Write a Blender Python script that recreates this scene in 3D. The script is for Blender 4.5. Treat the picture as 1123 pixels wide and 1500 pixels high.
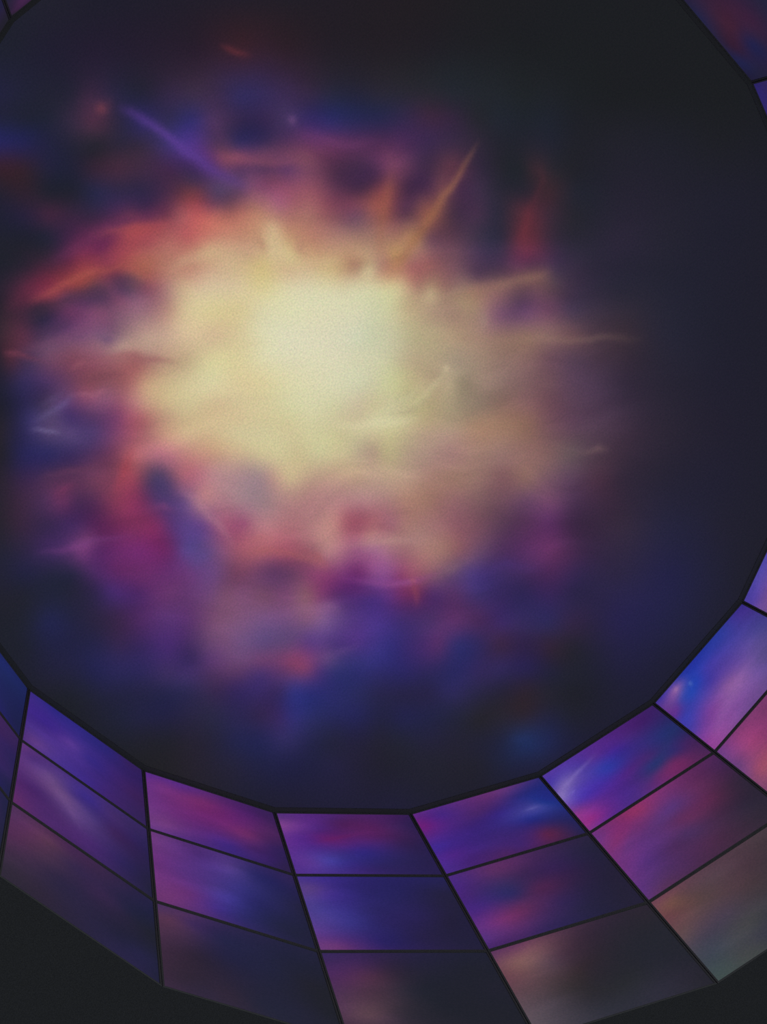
import bpy, bmesh, math, random
import numpy as np
from mathutils import Matrix, Vector

for _o in list(bpy.data.objects):
    bpy.data.objects.remove(_o)
SC = bpy.context.scene
COL = SC.collection

# ------------------------------------------------------------------ measures (metres)
SIDES = 21                      # the drum round the ceiling screen has 21 flat sides
RAD = 3.5                       # corner radius of the drum at the top
ROWS = (0.0, 1.0807, 2.2256, 3.3911)  # heights of the row joints below the ceiling screen
FLARE = 0.14740                  # the drum widens by this much per metre downwards
ZC = 17.64                      # height of the ceiling screen above the floor

# ------------------------------------------------------------------ camera
cam = bpy.data.cameras.new('camera')
cam.sensor_fit = 'VERTICAL'
cam.sensor_height = 36.0
cam.sensor_width = 36.0
cam.lens = 78.5288
cam.clip_end = 200
CAM = bpy.data.objects.new('camera', cam)
COL.objects.link(CAM)
CAM.matrix_world = Matrix(((-0.7138267, -0.6981813, 0.0547211, 1.6562553),
    (-0.6686945, 0.7027216, 0.2429610, 3.1179044),
    (-0.2080845, 0.1368403, -0.9684914, 1.6007868),
    (0.0000000, 0.0000000, 0.0000000, 1.0000000)))
SC.camera = CAM

# ------------------------------------------------------------------ light: a dim blue-grey hall below, the screens themselves
W = bpy.data.worlds.new('hall_light')
SC.world = W
W.use_nodes = True
W.node_tree.nodes['Background'].inputs[0].default_value = (0.31, 0.345, 0.395, 1)
W.node_tree.nodes['Background'].inputs[1].default_value = 1.0
SC.view_settings.view_transform = 'Standard'
SC.view_settings.look = 'None'
SC.view_settings.exposure = 0.0
SC.view_settings.gamma = 1.0
SC.view_settings.use_curve_mapping = False

# ------------------------------------------------------------------ materials
def matte(name, col, grain=0.35, scale=160.0):
    m = bpy.data.materials.new(name); m.use_nodes = True
    nt = m.node_tree; b = nt.nodes['Principled BSDF']
    b.inputs['Roughness'].default_value = 0.9
    b.inputs['Specular IOR Level'].default_value = 0.05
    tc = nt.nodes.new('ShaderNodeTexCoord')
    n = nt.nodes.new('ShaderNodeTexNoise'); n.inputs['Scale'].default_value = scale; n.inputs['Detail'].default_value = 2
    r = nt.nodes.new('ShaderNodeMapRange')
    r.inputs[3].default_value = 1 - grain; r.inputs[4].default_value = 1 + grain
    r.inputs[1].default_value = 0.25; r.inputs[2].default_value = 0.75
    mx = nt.nodes.new('ShaderNodeVectorMath'); mx.operation = 'SCALE'
    mx.inputs[0].default_value = col
    nt.links.new(tc.outputs['Object'], n.inputs['Vector'])
    nt.links.new(n.outputs['Fac'], r.inputs[0])
    nt.links.new(r.outputs[0], mx.inputs['Scale'])
    nt.links.new(mx.outputs[0], b.inputs['Base Color'])
    return m

def lit_screen(name, scale, grain):
    """a lit screen: the picture it shows is the mesh's colour attribute, broken up by the fine unevenness of its diodes"""
    m = bpy.data.materials.new(name); m.use_nodes = True
    nt = m.node_tree; b = nt.nodes['Principled BSDF']
    b.inputs['Base Color'].default_value = (0.012, 0.012, 0.013, 1)
    b.inputs['Roughness'].default_value = 0.85
    b.inputs['Specular IOR Level'].default_value = 0.0
    a = nt.nodes.new('ShaderNodeAttribute'); a.attribute_name = 'picture'
    tc = nt.nodes.new('ShaderNodeTexCoord')
    n = nt.nodes.new('ShaderNodeTexNoise'); n.inputs['Scale'].default_value = scale; n.inputs['Detail'].default_value = 1.0
    cm = nt.nodes.new('ShaderNodeMix'); cm.data_type = 'RGBA'; cm.inputs[0].default_value = 0.35
    r = nt.nodes.new('ShaderNodeVectorMath'); r.operation = 'MULTIPLY_ADD'
    r.inputs[1].default_value = (grain,) * 3; r.inputs[2].default_value = (1 - grain / 2,) * 3
    x = nt.nodes.new('ShaderNodeVectorMath'); x.operation = 'MULTIPLY'
    nt.links.new(tc.outputs['Object'], n.inputs['Vector'])
    nt.links.new(n.outputs['Fac'], cm.inputs[6]); nt.links.new(n.outputs['Color'], cm.inputs[7])
    nt.links.new(cm.outputs[2], r.inputs[0])
    nt.links.new(a.outputs['Color'], x.inputs[0]); nt.links.new(r.outputs[0], x.inputs[1])
    nt.links.new(x.outputs[0], b.inputs['Emission Color'])
    b.inputs['Emission Strength'].default_value = 1.0
    return m

M_BLACK = matte('matt_black_paint', (0.036, 0.036, 0.036))
M_WALL = matte('black_wall_paint', (0.11, 0.115, 0.11))
M_BEZEL = matte('black_bezel', (0.085, 0.085, 0.08), 0.1)
M_RIM = matte('black_rim_paint', (0.075, 0.078, 0.072), 0.1)
M_CEIL = lit_screen('ceiling_screen_light', 75.0, 0.55)
M_PANEL = lit_screen('wall_screen_light', 75.0, 0.5)

# ------------------------------------------------------------------ helpers
def link(name, me, mat=None, parent=None):
    o = bpy.data.objects.new(name, me); COL.objects.link(o)
    if mat: me.materials.append(mat)
    if parent: o.parent = parent
    return o

def mesh(name, vs, fs):
    me = bpy.data.meshes.new(name); me.from_pydata([tuple(v) for v in vs], [], fs); me.update()
    return me

def corner(k, d, extra=0.0):
    """corner k of the drum, d metres below the ceiling screen"""
    a = PHASE_DIR * 2 * math.pi * k / SIDES
    r = RAD + FLARE * d + extra
    return Vector((r * math.cos(a), r * math.sin(a), ZC - d))
PHASE_DIR = -1.0


def to_lin(c):
    return np.where(c <= 0.04045, c / 12.92, ((c + 0.055) / 1.055) ** 2.4)

def vnoise(x, y, seed):
    rs = np.random.RandomState(seed); T = rs.rand(256, 256)
    xi = np.floor(x).astype(int); yi = np.floor(y).astype(int); fx = x - xi; fy = y - yi
    fx = fx * fx * (3 - 2 * fx); fy = fy * fy * (3 - 2 * fy)
    g = lambda a, b: T[a % 256, b % 256]
    return (g(xi, yi) * (1 - fx) + g(xi + 1, yi) * fx) * (1 - fy) + (g(xi, yi + 1) * (1 - fx) + g(xi + 1, yi + 1) * fx) * fy

def fbm(x, y, seed, oct=4):
    s = 0; a = 1; t = 0
    for i in range(oct):
        s = s + a * (vnoise(x * 2 ** i + 17.3 * i, y * 2 ** i + 5.1 * i, seed + i) - 0.5); t += a; a *= 0.5
    return s / t

def picture(pts, q, soft, smooth=0.12):
    """smooth colour field through colour samples (x, y, red, green, blue), evaluated at q; colours stay inside the samples' range"""
    P = np.array([p[:2] for p in pts]); Cc = np.array([p[2:5] for p in pts]) / 255.0
    mean = Cc.mean(0)
    K = np.sqrt(((P[:, None] - P[None]) ** 2).sum(-1) + soft * soft)
    n = len(P)
    A = np.block([[K - 0.0 * np.eye(n), np.ones((n, 1))], [np.ones((1, n)), np.zeros((1, 1))]])
    A[:n, :n] -= np.eye(n) * soft * smooth
    sol = np.linalg.solve(A, np.vstack([Cc, np.zeros((1, 3))]))
    out = np.empty((len(q), 3))
    for i in range(0, len(q), 20000):
        s = q[i:i + 20000]
        out[i:i + 20000] = np.sqrt(((s[:, None] - P[None]) ** 2).sum(-1) + soft * soft) @ sol[:n] + sol[n]
    lo = Cc.min(0); hi = Cc.max(0)
    return np.clip(out, lo, hi)

def stroke(img, q, line, col):
    """a soft brush line: (x, y, half width, strength) along it"""
    L = np.array(line); c = np.array(col) / 255.0; best = np.zeros(len(q))
    for a, b in zip(L[:-1], L[1:]):
        d = b[:2] - a[:2]; l2 = (d @ d) + 1e-9
        t = np.clip(((q - a[:2]) @ d) / l2, 0, 1)
        p = a[:2] + t[:, None] * d
        w = a[2] + t * (b[2] - a[2]); al = a[3] + t * (b[3] - a[3])
        dist = ((q - p) ** 2).sum(1)
        best = np.maximum(best, al * np.exp(-dist / (w * w)))
    return img * (1 - best[:, None]) + c * best[:, None]

def paint(me, rgb, lift):
    at = me.color_attributes.new('picture', 'FLOAT_COLOR', 'POINT')
    lin = np.clip(to_lin(np.clip(rgb, 0, 1)) - np.array(lift), 0.0, 1)
    at.data.foreach_set('color', np.hstack([lin, np.ones((len(lin), 1))]).ravel())

def facing_in(me):
    return me

# ------------------------------------------------------------------ the setting
T = 0.045                                  # the wall stands this far behind the screen faces
def ring(name, loops, mat, kind=True):
    """closed loft through loops of corners"""
    vs = []; fs = []
    for L in loops: vs += L
    n = SIDES; m = len(loops)
    for i in range(m):
        j = (i + 1) % m
        for k in range(n):
            fs.append((i * n + k, i * n + (k + 1) % n, j * n + (k + 1) % n, j * n + k))
    o = link(name, mesh(name, vs, fs), mat)
    bm = bmesh.new(); bm.from_mesh(o.data); bmesh.ops.recalc_face_normals(bm, faces=bm.faces); bm.to_mesh(o.data); bm.free()
    if kind: o['kind'] = 'structure'
    return o

D3 = ROWS[3]
wall = ring('wall_round', [[corner(k, -0.35, T) for k in range(SIDES)], [corner(k, D3 - 0.006, T) for k in range(SIDES)],
                           [corner(k, D3 - 0.006, T + 0.2) for k in range(SIDES)], [corner(k, -0.35, T + 0.2) for k in range(SIDES)]], M_WALL)
# the black ceiling of the hall with the round opening
def out(k, z):
    c = corner(k, D3); return Vector((c.x * 4.2, c.y * 4.2, z))
FL = 0.006                                 # the flange under the lowest screens
soff = ring('ceiling', [[corner(k, D3) for k in range(SIDES)], [out(k, ZC - D3) for k in range(SIDES)], [out(k, ZC - D3 + 0.2) for k in range(SIDES)],
                        [corner(k, D3 - 0.2, T + 0.22) for k in range(SIDES)], [corner(k, D3 - FL, T + 0.22) for k in range(SIDES)], [corner(k, D3 - FL) for k in range(SIDES)]], M_BLACK)
lid = link('ceiling', mesh('ceiling_lid', [corner(k, -0.35, T + 0.2) for k in range(SIDES)] + [corner(k, -0.55, T + 0.2) for k in range(SIDES)],
           [tuple(range(SIDES)), tuple(reversed(range(SIDES, 2 * SIDES)))] + [(k, k + SIDES, (k + 1) % SIDES + SIDES, (k + 1) % SIDES) for k in range(SIDES)]), M_WALL)
lid['kind'] = 'structure'
INSET = 0.034                              # the black rim round the ceiling screen
rim = ring('trim_1', [[corner(k, 0.0, -INSET) for k in range(SIDES)], [corner(k, 0.0, T) for k in range(SIDES)],
                      [corner(k, -0.01, T) for k in range(SIDES)], [corner(k, -0.01, -INSET) for k in range(SIDES)]], M_RIM)

# ------------------------------------------------------------------ the ceiling screen
CEIL = [(0.033, 3.825, 32, 34, 46), (-0.457, 3.385, 32, 31, 44), (-0.956, 2.938, 33, 31, 42), (-1.463, 2.482, 34, 31, 39), (-1.979, 2.019, 33, 30, 35), (-2.505, 1.547, 31, 31, 34),
 (-3.040, 1.067, 29, 31, 34), (-3.507, 0.648, 29, 31, 34), (0.227, 3.627, 32, 34, 46), (-0.016, 3.407, 34, 34, 46), (-0.262, 3.184, 32, 31, 44), (-0.510, 2.960, 33, 31, 43),
 (-0.760, 2.734, 34, 31, 42), (-1.013, 2.506, 35, 31, 41), (-1.267, 2.276, 34, 31, 39), (-1.524, 2.044, 34, 30, 37), (-1.783, 1.809, 34, 30, 35), (-2.045, 1.573, 33, 30, 34),
 (-2.308, 1.335, 31, 31, 34), (-2.575, 1.094, 30, 31, 34), (-2.843, 0.851, 29, 31, 34), (-3.114, 0.606, 29, 31, 34), (-3.388, 0.359, 29, 31, 34), (0.455, 3.395, 32, 34, 47),
 (0.212, 3.173, 33, 31, 48), (-0.034, 2.949, 36, 30, 48), (-0.281, 2.723, 37, 30, 46), (-0.531, 2.495, 40, 30, 44), (-0.783, 2.266, 56, 34, 44), (-1.038, 2.034, 45, 32, 41),
 (-1.294, 1.800, 36, 31, 39), (-1.553, 1.564, 35, 31, 37), (-1.814, 1.326, 33, 31, 37), (-2.078, 1.085, 31, 32, 36), (-2.344, 0.843, 29, 31, 34), (-2.883, 0.351, 29, 31, 34),
 (-3.392, -0.113, 29, 31, 34), (-2.650, 0.095, 29, 31, 34), (-2.923, -0.156, 29, 31, 34), (-3.238, -0.446, 29, 31, 34), (-2.416, -0.163, 34, 34, 43), (-2.688, -0.416, 32, 33, 42),
 (-2.964, -0.672, 31, 32, 38), (-2.180, -0.423, 37, 35, 48), (-2.452, -0.678, 35, 34, 46), (-2.727, -0.935, 33, 33, 45), (-2.965, -1.158, 32, 32, 43), (-1.943, -0.684, 43, 38, 55),
 (-2.215, -0.941, 37, 36, 49), (-2.490, -1.200, 33, 33, 46), (-2.807, -1.500, 32, 32, 43), (-1.704, -0.947, 41, 39, 54), (-1.976, -1.206, 36, 36, 50), (-2.290, -1.505, 33, 33, 46),
 (-2.647, -1.845, 32, 32, 43), (-1.464, -1.211, 61, 48, 59), (-1.736, -1.472, 40, 39, 54), (-2.010, -1.736, 33, 33, 46), (-2.406, -2.116, 32, 32, 43), (-1.223, -1.477, 52, 42, 59),
 (-1.494, -1.740, 40, 37, 51), (-1.768, -2.006, 34, 33, 47), (-2.164, -2.389, 32, 32, 43), (-0.980, -1.745, 65, 49, 66), (-1.251, -2.010, 43, 38, 52), (-1.525, -2.277, 35, 33, 47),
 (-1.920, -2.664, 32, 32, 43), (-0.620, -1.900, 73, 49, 67), (-0.735, -2.014, 54, 42, 59), (-1.006, -2.281, 39, 36, 52), (-1.279, -2.551, 34, 33, 49), (-1.674, -2.941, 32, 32, 43),
 (-0.489, -2.285, 53, 42, 61), (-0.760, -2.554, 38, 37, 61), (-1.033, -2.826, 35, 34, 50), (-1.348, -3.140, 32, 32, 43), (-0.242, -2.557, 44, 38, 67), (-0.512, -2.829, 36, 35, 69),
 (-0.785, -3.103, 34, 34, 54), (-0.981, -3.300, 32, 32, 43), (0.007, -2.832, 40, 36, 76), (-0.263, -3.105, 35, 35, 66), (-0.535, -3.382, 33, 33, 49), (0.258, -3.108, 34, 33, 59),
 (-0.012, -3.383, 32, 32, 51), (0.510, -3.385, 32, 32, 49), (3.040, -1.742, 32, 32, 46), (2.791, -2.004, 33, 32, 51), (2.504, -2.306, 33, 32, 53), (2.214, -2.611, 33, 32, 53),
 (1.920, -2.920, 32, 32, 46), (1.122, 3.118, 31, 33, 54), (1.586, 2.648, 32, 32, 44), (1.820, 2.410, 38, 30, 44), (2.056, 2.172, 34, 30, 44), (2.293, 1.932, 32, 31, 44),
 (2.771, 1.447, 32, 31, 46), (3.254, 0.957, 31, 32, 44), (0.685, 3.161, 35, 35, 60), (0.563, 3.050, 34, 35, 54), (0.441, 2.938, 35, 35, 51), (0.319, 2.825, 39, 36, 54),
 (0.196, 2.712, 58, 40, 64), (0.073, 2.599, 42, 38, 64), (-0.051, 2.485, 37, 36, 56), (-0.176, 2.370, 51, 40, 69), (-0.301, 2.255, 58, 45, 71), (-0.426, 2.140, 58, 43, 73),
 (-0.553, 2.024, 49, 43, 88), (-0.679, 1.907, 53, 43, 85), (-0.807, 1.790, 58, 43, 79), (-0.934, 1.672, 51, 40, 68), (-1.063, 1.554, 40, 40, 64), (-1.192, 1.436, 37, 37, 58),
 (-1.321, 1.317, 42, 40, 56), (-1.452, 1.197, 42, 40, 52), (-1.582, 1.077, 42, 40, 50), (-1.714, 0.956, 38, 40, 50), (-1.846, 0.834, 36, 39, 46), (-1.978, 0.713, 34, 38, 44),
 (-2.111, 0.590, 32, 36, 40), (-2.245, 0.467, 32, 35, 41), (-2.379, 0.344, 30, 33, 37), (0.800, 3.044, 34, 35, 58), (0.678, 2.932, 33, 35, 54), (0.557, 2.820, 34, 36, 54),
 (0.434, 2.707, 53, 42, 64), (0.312, 2.593, 78, 47, 69), (0.188, 2.480, 46, 40, 64), (0.064, 2.365, 47, 41, 94), (-0.060, 2.250, 48, 43, 79), (-0.185, 2.135, 49, 44, 101),
 (-0.311, 2.019, 74, 50, 87), (-0.437, 1.902, 51, 39, 73), (-0.563, 1.785, 53, 39, 75), (-0.691, 1.668, 64, 49, 88), (-0.818, 1.550, 52, 41, 92), (-0.947, 1.431, 45, 43, 96),
 (-1.076, 1.312, 42, 41, 83), (-1.205, 1.192, 40, 40, 75), (-1.335, 1.072, 51, 41, 73), (-1.466, 0.952, 60, 40, 62), (-1.597, 0.830, 51, 38, 60), (-1.729, 0.709, 38, 38, 46),
 (-1.861, 0.586, 34, 38, 48), (-1.995, 0.463, 32, 36, 44), (-2.128, 0.340, 32, 36, 46), (-2.262, 0.216, 31, 33, 40), (0.915, 2.927, 39, 38, 89), (0.794, 2.814, 36, 36, 79),
 (0.672, 2.702, 35, 35, 62), (0.550, 2.588, 37, 36, 54), (0.427, 2.474, 37, 36, 47), (0.304, 2.360, 44, 38, 56), (0.180, 2.245, 51, 41, 62), (0.056, 2.130, 59, 48, 102),
 (-0.069, 2.014, 75, 50, 125), (-0.195, 1.897, 74, 49, 79), (-0.321, 1.780, 55, 45, 90), (-0.447, 1.663, 60, 45, 83), (-0.574, 1.545, 83, 52, 89), (-0.702, 1.427, 99, 54, 95),
 (-0.830, 1.308, 93, 50, 87), (-0.959, 1.188, 81, 46, 83), (-1.089, 1.068, 75, 44, 79), (-1.219, 0.947, 72, 44, 83), (-1.349, 0.826, 58, 41, 75), (-1.480, 0.704, 56, 42, 66),
 (-1.612, 0.582, 48, 40, 56), (-1.745, 0.459, 36, 36, 46), (-1.877, 0.336, 36, 36, 46), (-2.011, 0.212, 35, 36, 48), (-2.145, 0.088, 33, 34, 42), (-0.068, 1.871, 86, 50, 110),
 (-0.157, 1.787, 120, 66, 88), (-0.247, 1.704, 130, 68, 92), (-0.374, 1.586, 122, 70, 98), (-0.501, 1.468, 122, 70, 96), (-0.610, 1.366, 126, 74, 94), (1.031, 2.809, 54, 34, 47),
 (0.910, 2.696, 51, 35, 47), (0.788, 2.583, 37, 35, 58), (0.666, 2.469, 34, 34, 54), (0.543, 2.355, 53, 37, 54), (0.420, 2.240, 66, 42, 60), (0.296, 2.125, 63, 43, 66),
 (0.172, 2.009, 66, 41, 73), (0.047, 1.892, 64, 44, 86), (-0.078, 1.776, 83, 50, 98), (-0.204, 1.658, 76, 50, 87), (-0.330, 1.540, 87, 54, 87), (-0.458, 1.422, 93, 58, 103),
 (-0.585, 1.303, 118, 70, 96), (-0.713, 1.184, 85, 50, 77), (-0.842, 1.064, 69, 45, 73), (-0.972, 0.943, 101, 56, 89), (-1.064, 0.857, 108, 60, 90), (-1.120, 0.805, 91, 54, 83),
 (-1.232, 0.700, 62, 43, 68), (-1.363, 0.578, 89, 53, 68), (-1.495, 0.455, 51, 40, 60), (-1.627, 0.332, 38, 37, 46), (-1.760, 0.208, 37, 37, 44), (-1.817, 0.155, 58, 40, 48),
 (-1.894, 0.084, 42, 38, 46), (-2.028, -0.041, 34, 34, 41), (0.114, 1.823, 72, 51, 79), (-0.011, 1.706, 85, 60, 97), (-0.119, 1.605, 98, 66, 99), (-0.209, 1.521, 120, 72, 104),
 (-0.318, 1.419, 124, 70, 96), (-0.683, 1.078, 79, 49, 75), (-0.794, 0.975, 66, 42, 73), (-0.868, 0.906, 70, 44, 71), (1.147, 2.691, 38, 34, 47), (1.026, 2.577, 46, 34, 46),
 (0.904, 2.464, 34, 34, 46), (0.782, 2.350, 34, 34, 47), (0.660, 2.235, 40, 40, 70), (0.537, 2.120, 48, 40, 68), (0.413, 2.004, 48, 39, 68), (0.289, 1.888, 73, 45, 71),
 (0.193, 1.798, 108, 58, 69), (0.128, 1.737, 110, 60, 75), (0.039, 1.654, 90, 69, 103), (-0.087, 1.536, 98, 67, 95), (-0.214, 1.417, 131, 74, 106), (-0.341, 1.299, 147, 81, 104),
 (-0.468, 1.179, 151, 86, 101), (-0.596, 1.059, 104, 60, 84), (-0.725, 0.939, 75, 47, 71), (-0.836, 0.835, 121, 64, 75), (-0.891, 0.783, 129, 70, 75), (-0.984, 0.696, 69, 43, 68),
 (-1.115, 0.574, 73, 45, 71), (-1.189, 0.504, 110, 67, 74), (-1.257, 0.441, 73, 45, 68), (-1.377, 0.328, 60, 45, 68), (-1.510, 0.205, 42, 39, 52), (-1.642, 0.080, 44, 38, 50),
 (-1.757, -0.027, 60, 40, 48), (-1.910, -0.170, 37, 37, 48), (0.231, 1.701, 156, 74, 82), (0.124, 1.601, 128, 70, 90), (0.034, 1.516, 120, 75, 90), (-0.056, 1.432, 146, 92, 101),
 (-0.128, 1.364, 157, 105, 103), (-0.237, 1.262, 154, 92, 116), (-0.346, 1.160, 157, 96, 103), (-0.492, 1.023, 137, 76, 91), (-0.639, 0.885, 129, 70, 89), (-0.743, 0.788, 156, 89, 82),
 (1.263, 2.572, 33, 33, 50), (1.142, 2.459, 40, 34, 58), (1.021, 2.344, 64, 38, 60), (0.899, 2.230, 56, 38, 62), (0.777, 2.115, 60, 41, 68), (0.654, 1.999, 89, 49, 85),
 (0.530, 1.883, 91, 50, 80), (0.406, 1.766, 114, 58, 76), (0.324, 1.689, 157, 86, 91), (0.245, 1.615, 180, 90, 90), (0.156, 1.531, 184, 107, 98), (0.030, 1.413, 171, 105, 98),
 (-0.096, 1.294, 178, 125, 108), (-0.223, 1.175, 165, 109, 107), (-0.351, 1.055, 167, 113, 106), (-0.479, 0.935, 140, 86, 95), (-0.607, 0.814, 115, 76, 100), (-0.737, 0.692, 151, 86, 82),
 (-0.800, 0.633, 118, 69, 81), (-0.874, 0.563, 91, 57, 80), (-0.997, 0.448, 149, 91, 78), (-1.128, 0.325, 71, 49, 68), (-1.259, 0.201, 70, 49, 73), (-1.391, 0.077, 46, 42, 58),
 (-1.494, -0.020, 83, 45, 56), (-1.551, -0.073, 83, 44, 56), (-1.658, -0.174, 60, 42, 56), (-1.792, -0.299, 40, 38, 47), (1.380, 2.453, 33, 34, 46), (1.259, 2.339, 32, 33, 46),
 (1.138, 2.225, 36, 36, 54), (1.016, 2.110, 73, 39, 71), (0.894, 1.994, 108, 46, 82), (0.771, 1.878, 135, 60, 81), (0.647, 1.761, 156, 76, 86), (0.523, 1.644, 172, 98, 96),
 (0.399, 1.527, 180, 96, 96), (0.273, 1.408, 189, 127, 110), (0.148, 1.290, 189, 138, 114), (0.021, 1.170, 193, 154, 121), (-0.033, 1.119, 204, 176, 137), (-0.105, 1.051, 190, 148, 114),
 (-0.233, 0.930, 178, 127, 106), (-0.361, 0.810, 174, 129, 113), (-0.489, 0.688, 168, 128, 111), (-0.600, 0.584, 166, 125, 109), (-0.693, 0.496, 165, 117, 100), (-0.785, 0.409, 173, 128, 94),
 (-0.879, 0.321, 106, 70, 82), (-1.010, 0.197, 85, 57, 72), (-1.141, 0.073, 60, 49, 68), (-1.273, -0.052, 48, 42, 60), (-1.387, -0.159, 94, 46, 59), (-1.425, -0.195, 90, 45, 58),
 (-1.539, -0.303, 58, 42, 58), (-1.673, -0.429, 42, 39, 52), (0.664, 1.883, 171, 78, 82), (0.576, 1.800, 171, 78, 84), (1.035, 2.022, 119, 50, 80), (0.912, 1.906, 104, 44, 82),
 (0.835, 1.832, 146, 63, 81), (1.454, 2.378, 33, 34, 44), (1.333, 2.264, 40, 35, 47), (1.212, 2.149, 52, 38, 54), (1.142, 2.083, 73, 41, 68), (0.721, 1.685, 172, 98, 92),
 (0.597, 1.567, 181, 117, 106), (0.473, 1.449, 190, 133, 113), (0.365, 1.348, 204, 168, 131), (0.258, 1.246, 199, 166, 133), (0.150, 1.144, 195, 160, 129), (0.041, 1.041, 205, 182, 142),
 (-0.049, 0.955, 207, 191, 140), (-0.159, 0.852, 190, 154, 119), (-0.287, 0.731, 191, 154, 121), (-0.397, 0.627, 190, 152, 121), (-0.507, 0.522, 179, 138, 117), (-0.600, 0.434, 184, 144, 98),
 (-0.692, 0.347, 166, 124, 106), (-0.804, 0.241, 130, 89, 93), (-0.935, 0.117, 105, 71, 84), (-1.066, -0.007, 72, 53, 79), (-1.199, -0.133, 66, 49, 73), (-1.331, -0.258, 104, 50, 72),
 (-1.464, -0.384, 66, 45, 69), (-1.598, -0.511, 48, 42, 60), (1.507, 2.324, 33, 34, 44), (1.387, 2.209, 44, 36, 50), (1.265, 2.094, 68, 41, 60), (1.143, 1.979, 109, 46, 68),
 (1.021, 1.863, 137, 60, 75), (0.898, 1.746, 156, 76, 82), (0.775, 1.629, 164, 97, 81), (0.651, 1.511, 181, 123, 106), (0.526, 1.393, 190, 129, 113), (0.401, 1.275, 203, 164, 133),
 (0.276, 1.156, 204, 176, 137), (0.149, 1.036, 206, 184, 129), (0.023, 0.916, 204, 174, 137), (-0.105, 0.795, 202, 174, 137), (-0.196, 0.708, 203, 176, 129), (-0.269, 0.639, 195, 160, 121),
 (-0.343, 0.569, 172, 125, 108), (-0.398, 0.517, 199, 176, 133), (-0.453, 0.464, 174, 129, 117), (-0.520, 0.401, 178, 128, 102), (-0.627, 0.299, 157, 101, 98), (-0.731, 0.200, 153, 95, 94),
 (-0.881, 0.058, 118, 81, 92), (-1.012, -0.066, 79, 57, 79), (-1.144, -0.191, 70, 49, 73), (-1.239, -0.281, 93, 54, 80), (-1.296, -0.335, 79, 49, 75), (-1.410, -0.444, 68, 49, 73),
 (-1.536, -0.563, 54, 44, 64), (1.437, 2.158, 60, 39, 56), (1.316, 2.043, 106, 46, 66), (1.211, 1.944, 133, 58, 69), (1.107, 1.844, 158, 76, 72), (1.037, 1.777, 135, 66, 81),
 (0.949, 1.694, 104, 58, 80), (0.861, 1.610, 151, 93, 90), (0.790, 1.543, 157, 93, 90), (-0.439, 0.375, 189, 144, 114), (-0.569, 0.252, 173, 117, 104), (-0.699, 0.128, 142, 97, 93),
 (-0.830, 0.004, 122, 85, 91), (-0.961, -0.121, 81, 59, 80), (-1.093, -0.247, 95, 69, 80), (-1.226, -0.373, 114, 81, 81), (-1.302, -0.445, 110, 77, 81), (-1.359, -0.499, 79, 61, 74),
 (1.615, 2.215, 44, 36, 50), (1.494, 2.100, 90, 44, 66), (1.373, 1.984, 125, 50, 73), (1.286, 1.901, 150, 66, 74), (1.216, 1.835, 156, 74, 74), (1.129, 1.752, 103, 65, 84),
 (1.059, 1.685, 110, 66, 90), (1.006, 1.635, 83, 57, 87), (0.953, 1.585, 89, 65, 87), (0.883, 1.517, 120, 70, 88), (0.759, 1.399, 166, 123, 117), (0.670, 1.315, 199, 170, 137),
 (0.599, 1.247, 208, 180, 150), (0.509, 1.162, 211, 190, 156), (0.384, 1.042, 212, 192, 156), (0.258, 0.922, 212, 198, 146), (0.131, 0.801, 216, 207, 168), (0.004, 0.680, 214, 208, 172),
 (-0.124, 0.558, 212, 205, 168), (-0.252, 0.436, 206, 200, 162), (-0.345, 0.348, 202, 191, 152), (-0.437, 0.260, 200, 188, 144), (-0.511, 0.190, 179, 142, 117), (-0.574, 0.130, 152, 113, 101),
 (-0.641, 0.066, 166, 136, 110), (-0.716, -0.005, 146, 107, 99), (-0.783, -0.069, 146, 113, 107), (-0.903, -0.184, 140, 105, 97), (-1.035, -0.309, 126, 89, 91), (-1.168, -0.436, 107, 75, 84),
 (-1.244, -0.508, 109, 77, 84), (-1.312, -0.573, 87, 65, 76), (-1.427, -0.683, 60, 47, 66), (1.482, 1.975, 119, 50, 73), (1.395, 1.892, 135, 62, 75), (1.326, 1.826, 89, 54, 80),
 (1.239, 1.743, 74, 49, 79), (1.151, 1.659, 74, 51, 79), (1.063, 1.576, 122, 70, 96), (0.975, 1.492, 134, 90, 112), (-0.565, 0.022, 183, 160, 129), (-0.733, -0.139, 163, 138, 113),
 (-0.808, -0.211, 162, 132, 108), (-0.958, -0.354, 124, 89, 97), (-1.072, -0.463, 85, 61, 83), (1.732, 2.095, 44, 36, 46), (1.612, 1.979, 68, 41, 60), (1.532, 1.903, 48, 40, 56),
 (1.473, 1.847, 58, 40, 64), (1.369, 1.747, 104, 54, 88), (1.247, 1.630, 120, 70, 98), (1.124, 1.513, 119, 81, 102), (1.001, 1.395, 140, 101, 112), (0.877, 1.276, 175, 136, 121),
 (0.771, 1.174, 208, 188, 148), (0.628, 1.038, 212, 198, 148), (0.502, 0.918, 212, 196, 148), (0.376, 0.797, 216, 208, 168), (0.250, 0.676, 218, 215, 176), (0.123, 0.554, 218, 214, 178),
 (-0.005, 0.432, 216, 212, 178), (-0.133, 0.310, 210, 207, 174), (-0.226, 0.221, 200, 200, 164), (-0.318, 0.133, 198, 192, 152), (-0.399, 0.055, 183, 164, 129), (-0.522, -0.062, 169, 142, 121),
 (-0.653, -0.187, 158, 128, 113), (-0.784, -0.313, 153, 124, 111), (-0.840, -0.367, 134, 97, 106), (-0.916, -0.439, 111, 76, 102), (-1.048, -0.566, 105, 70, 103), (-1.181, -0.693, 105, 68, 92),
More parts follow.
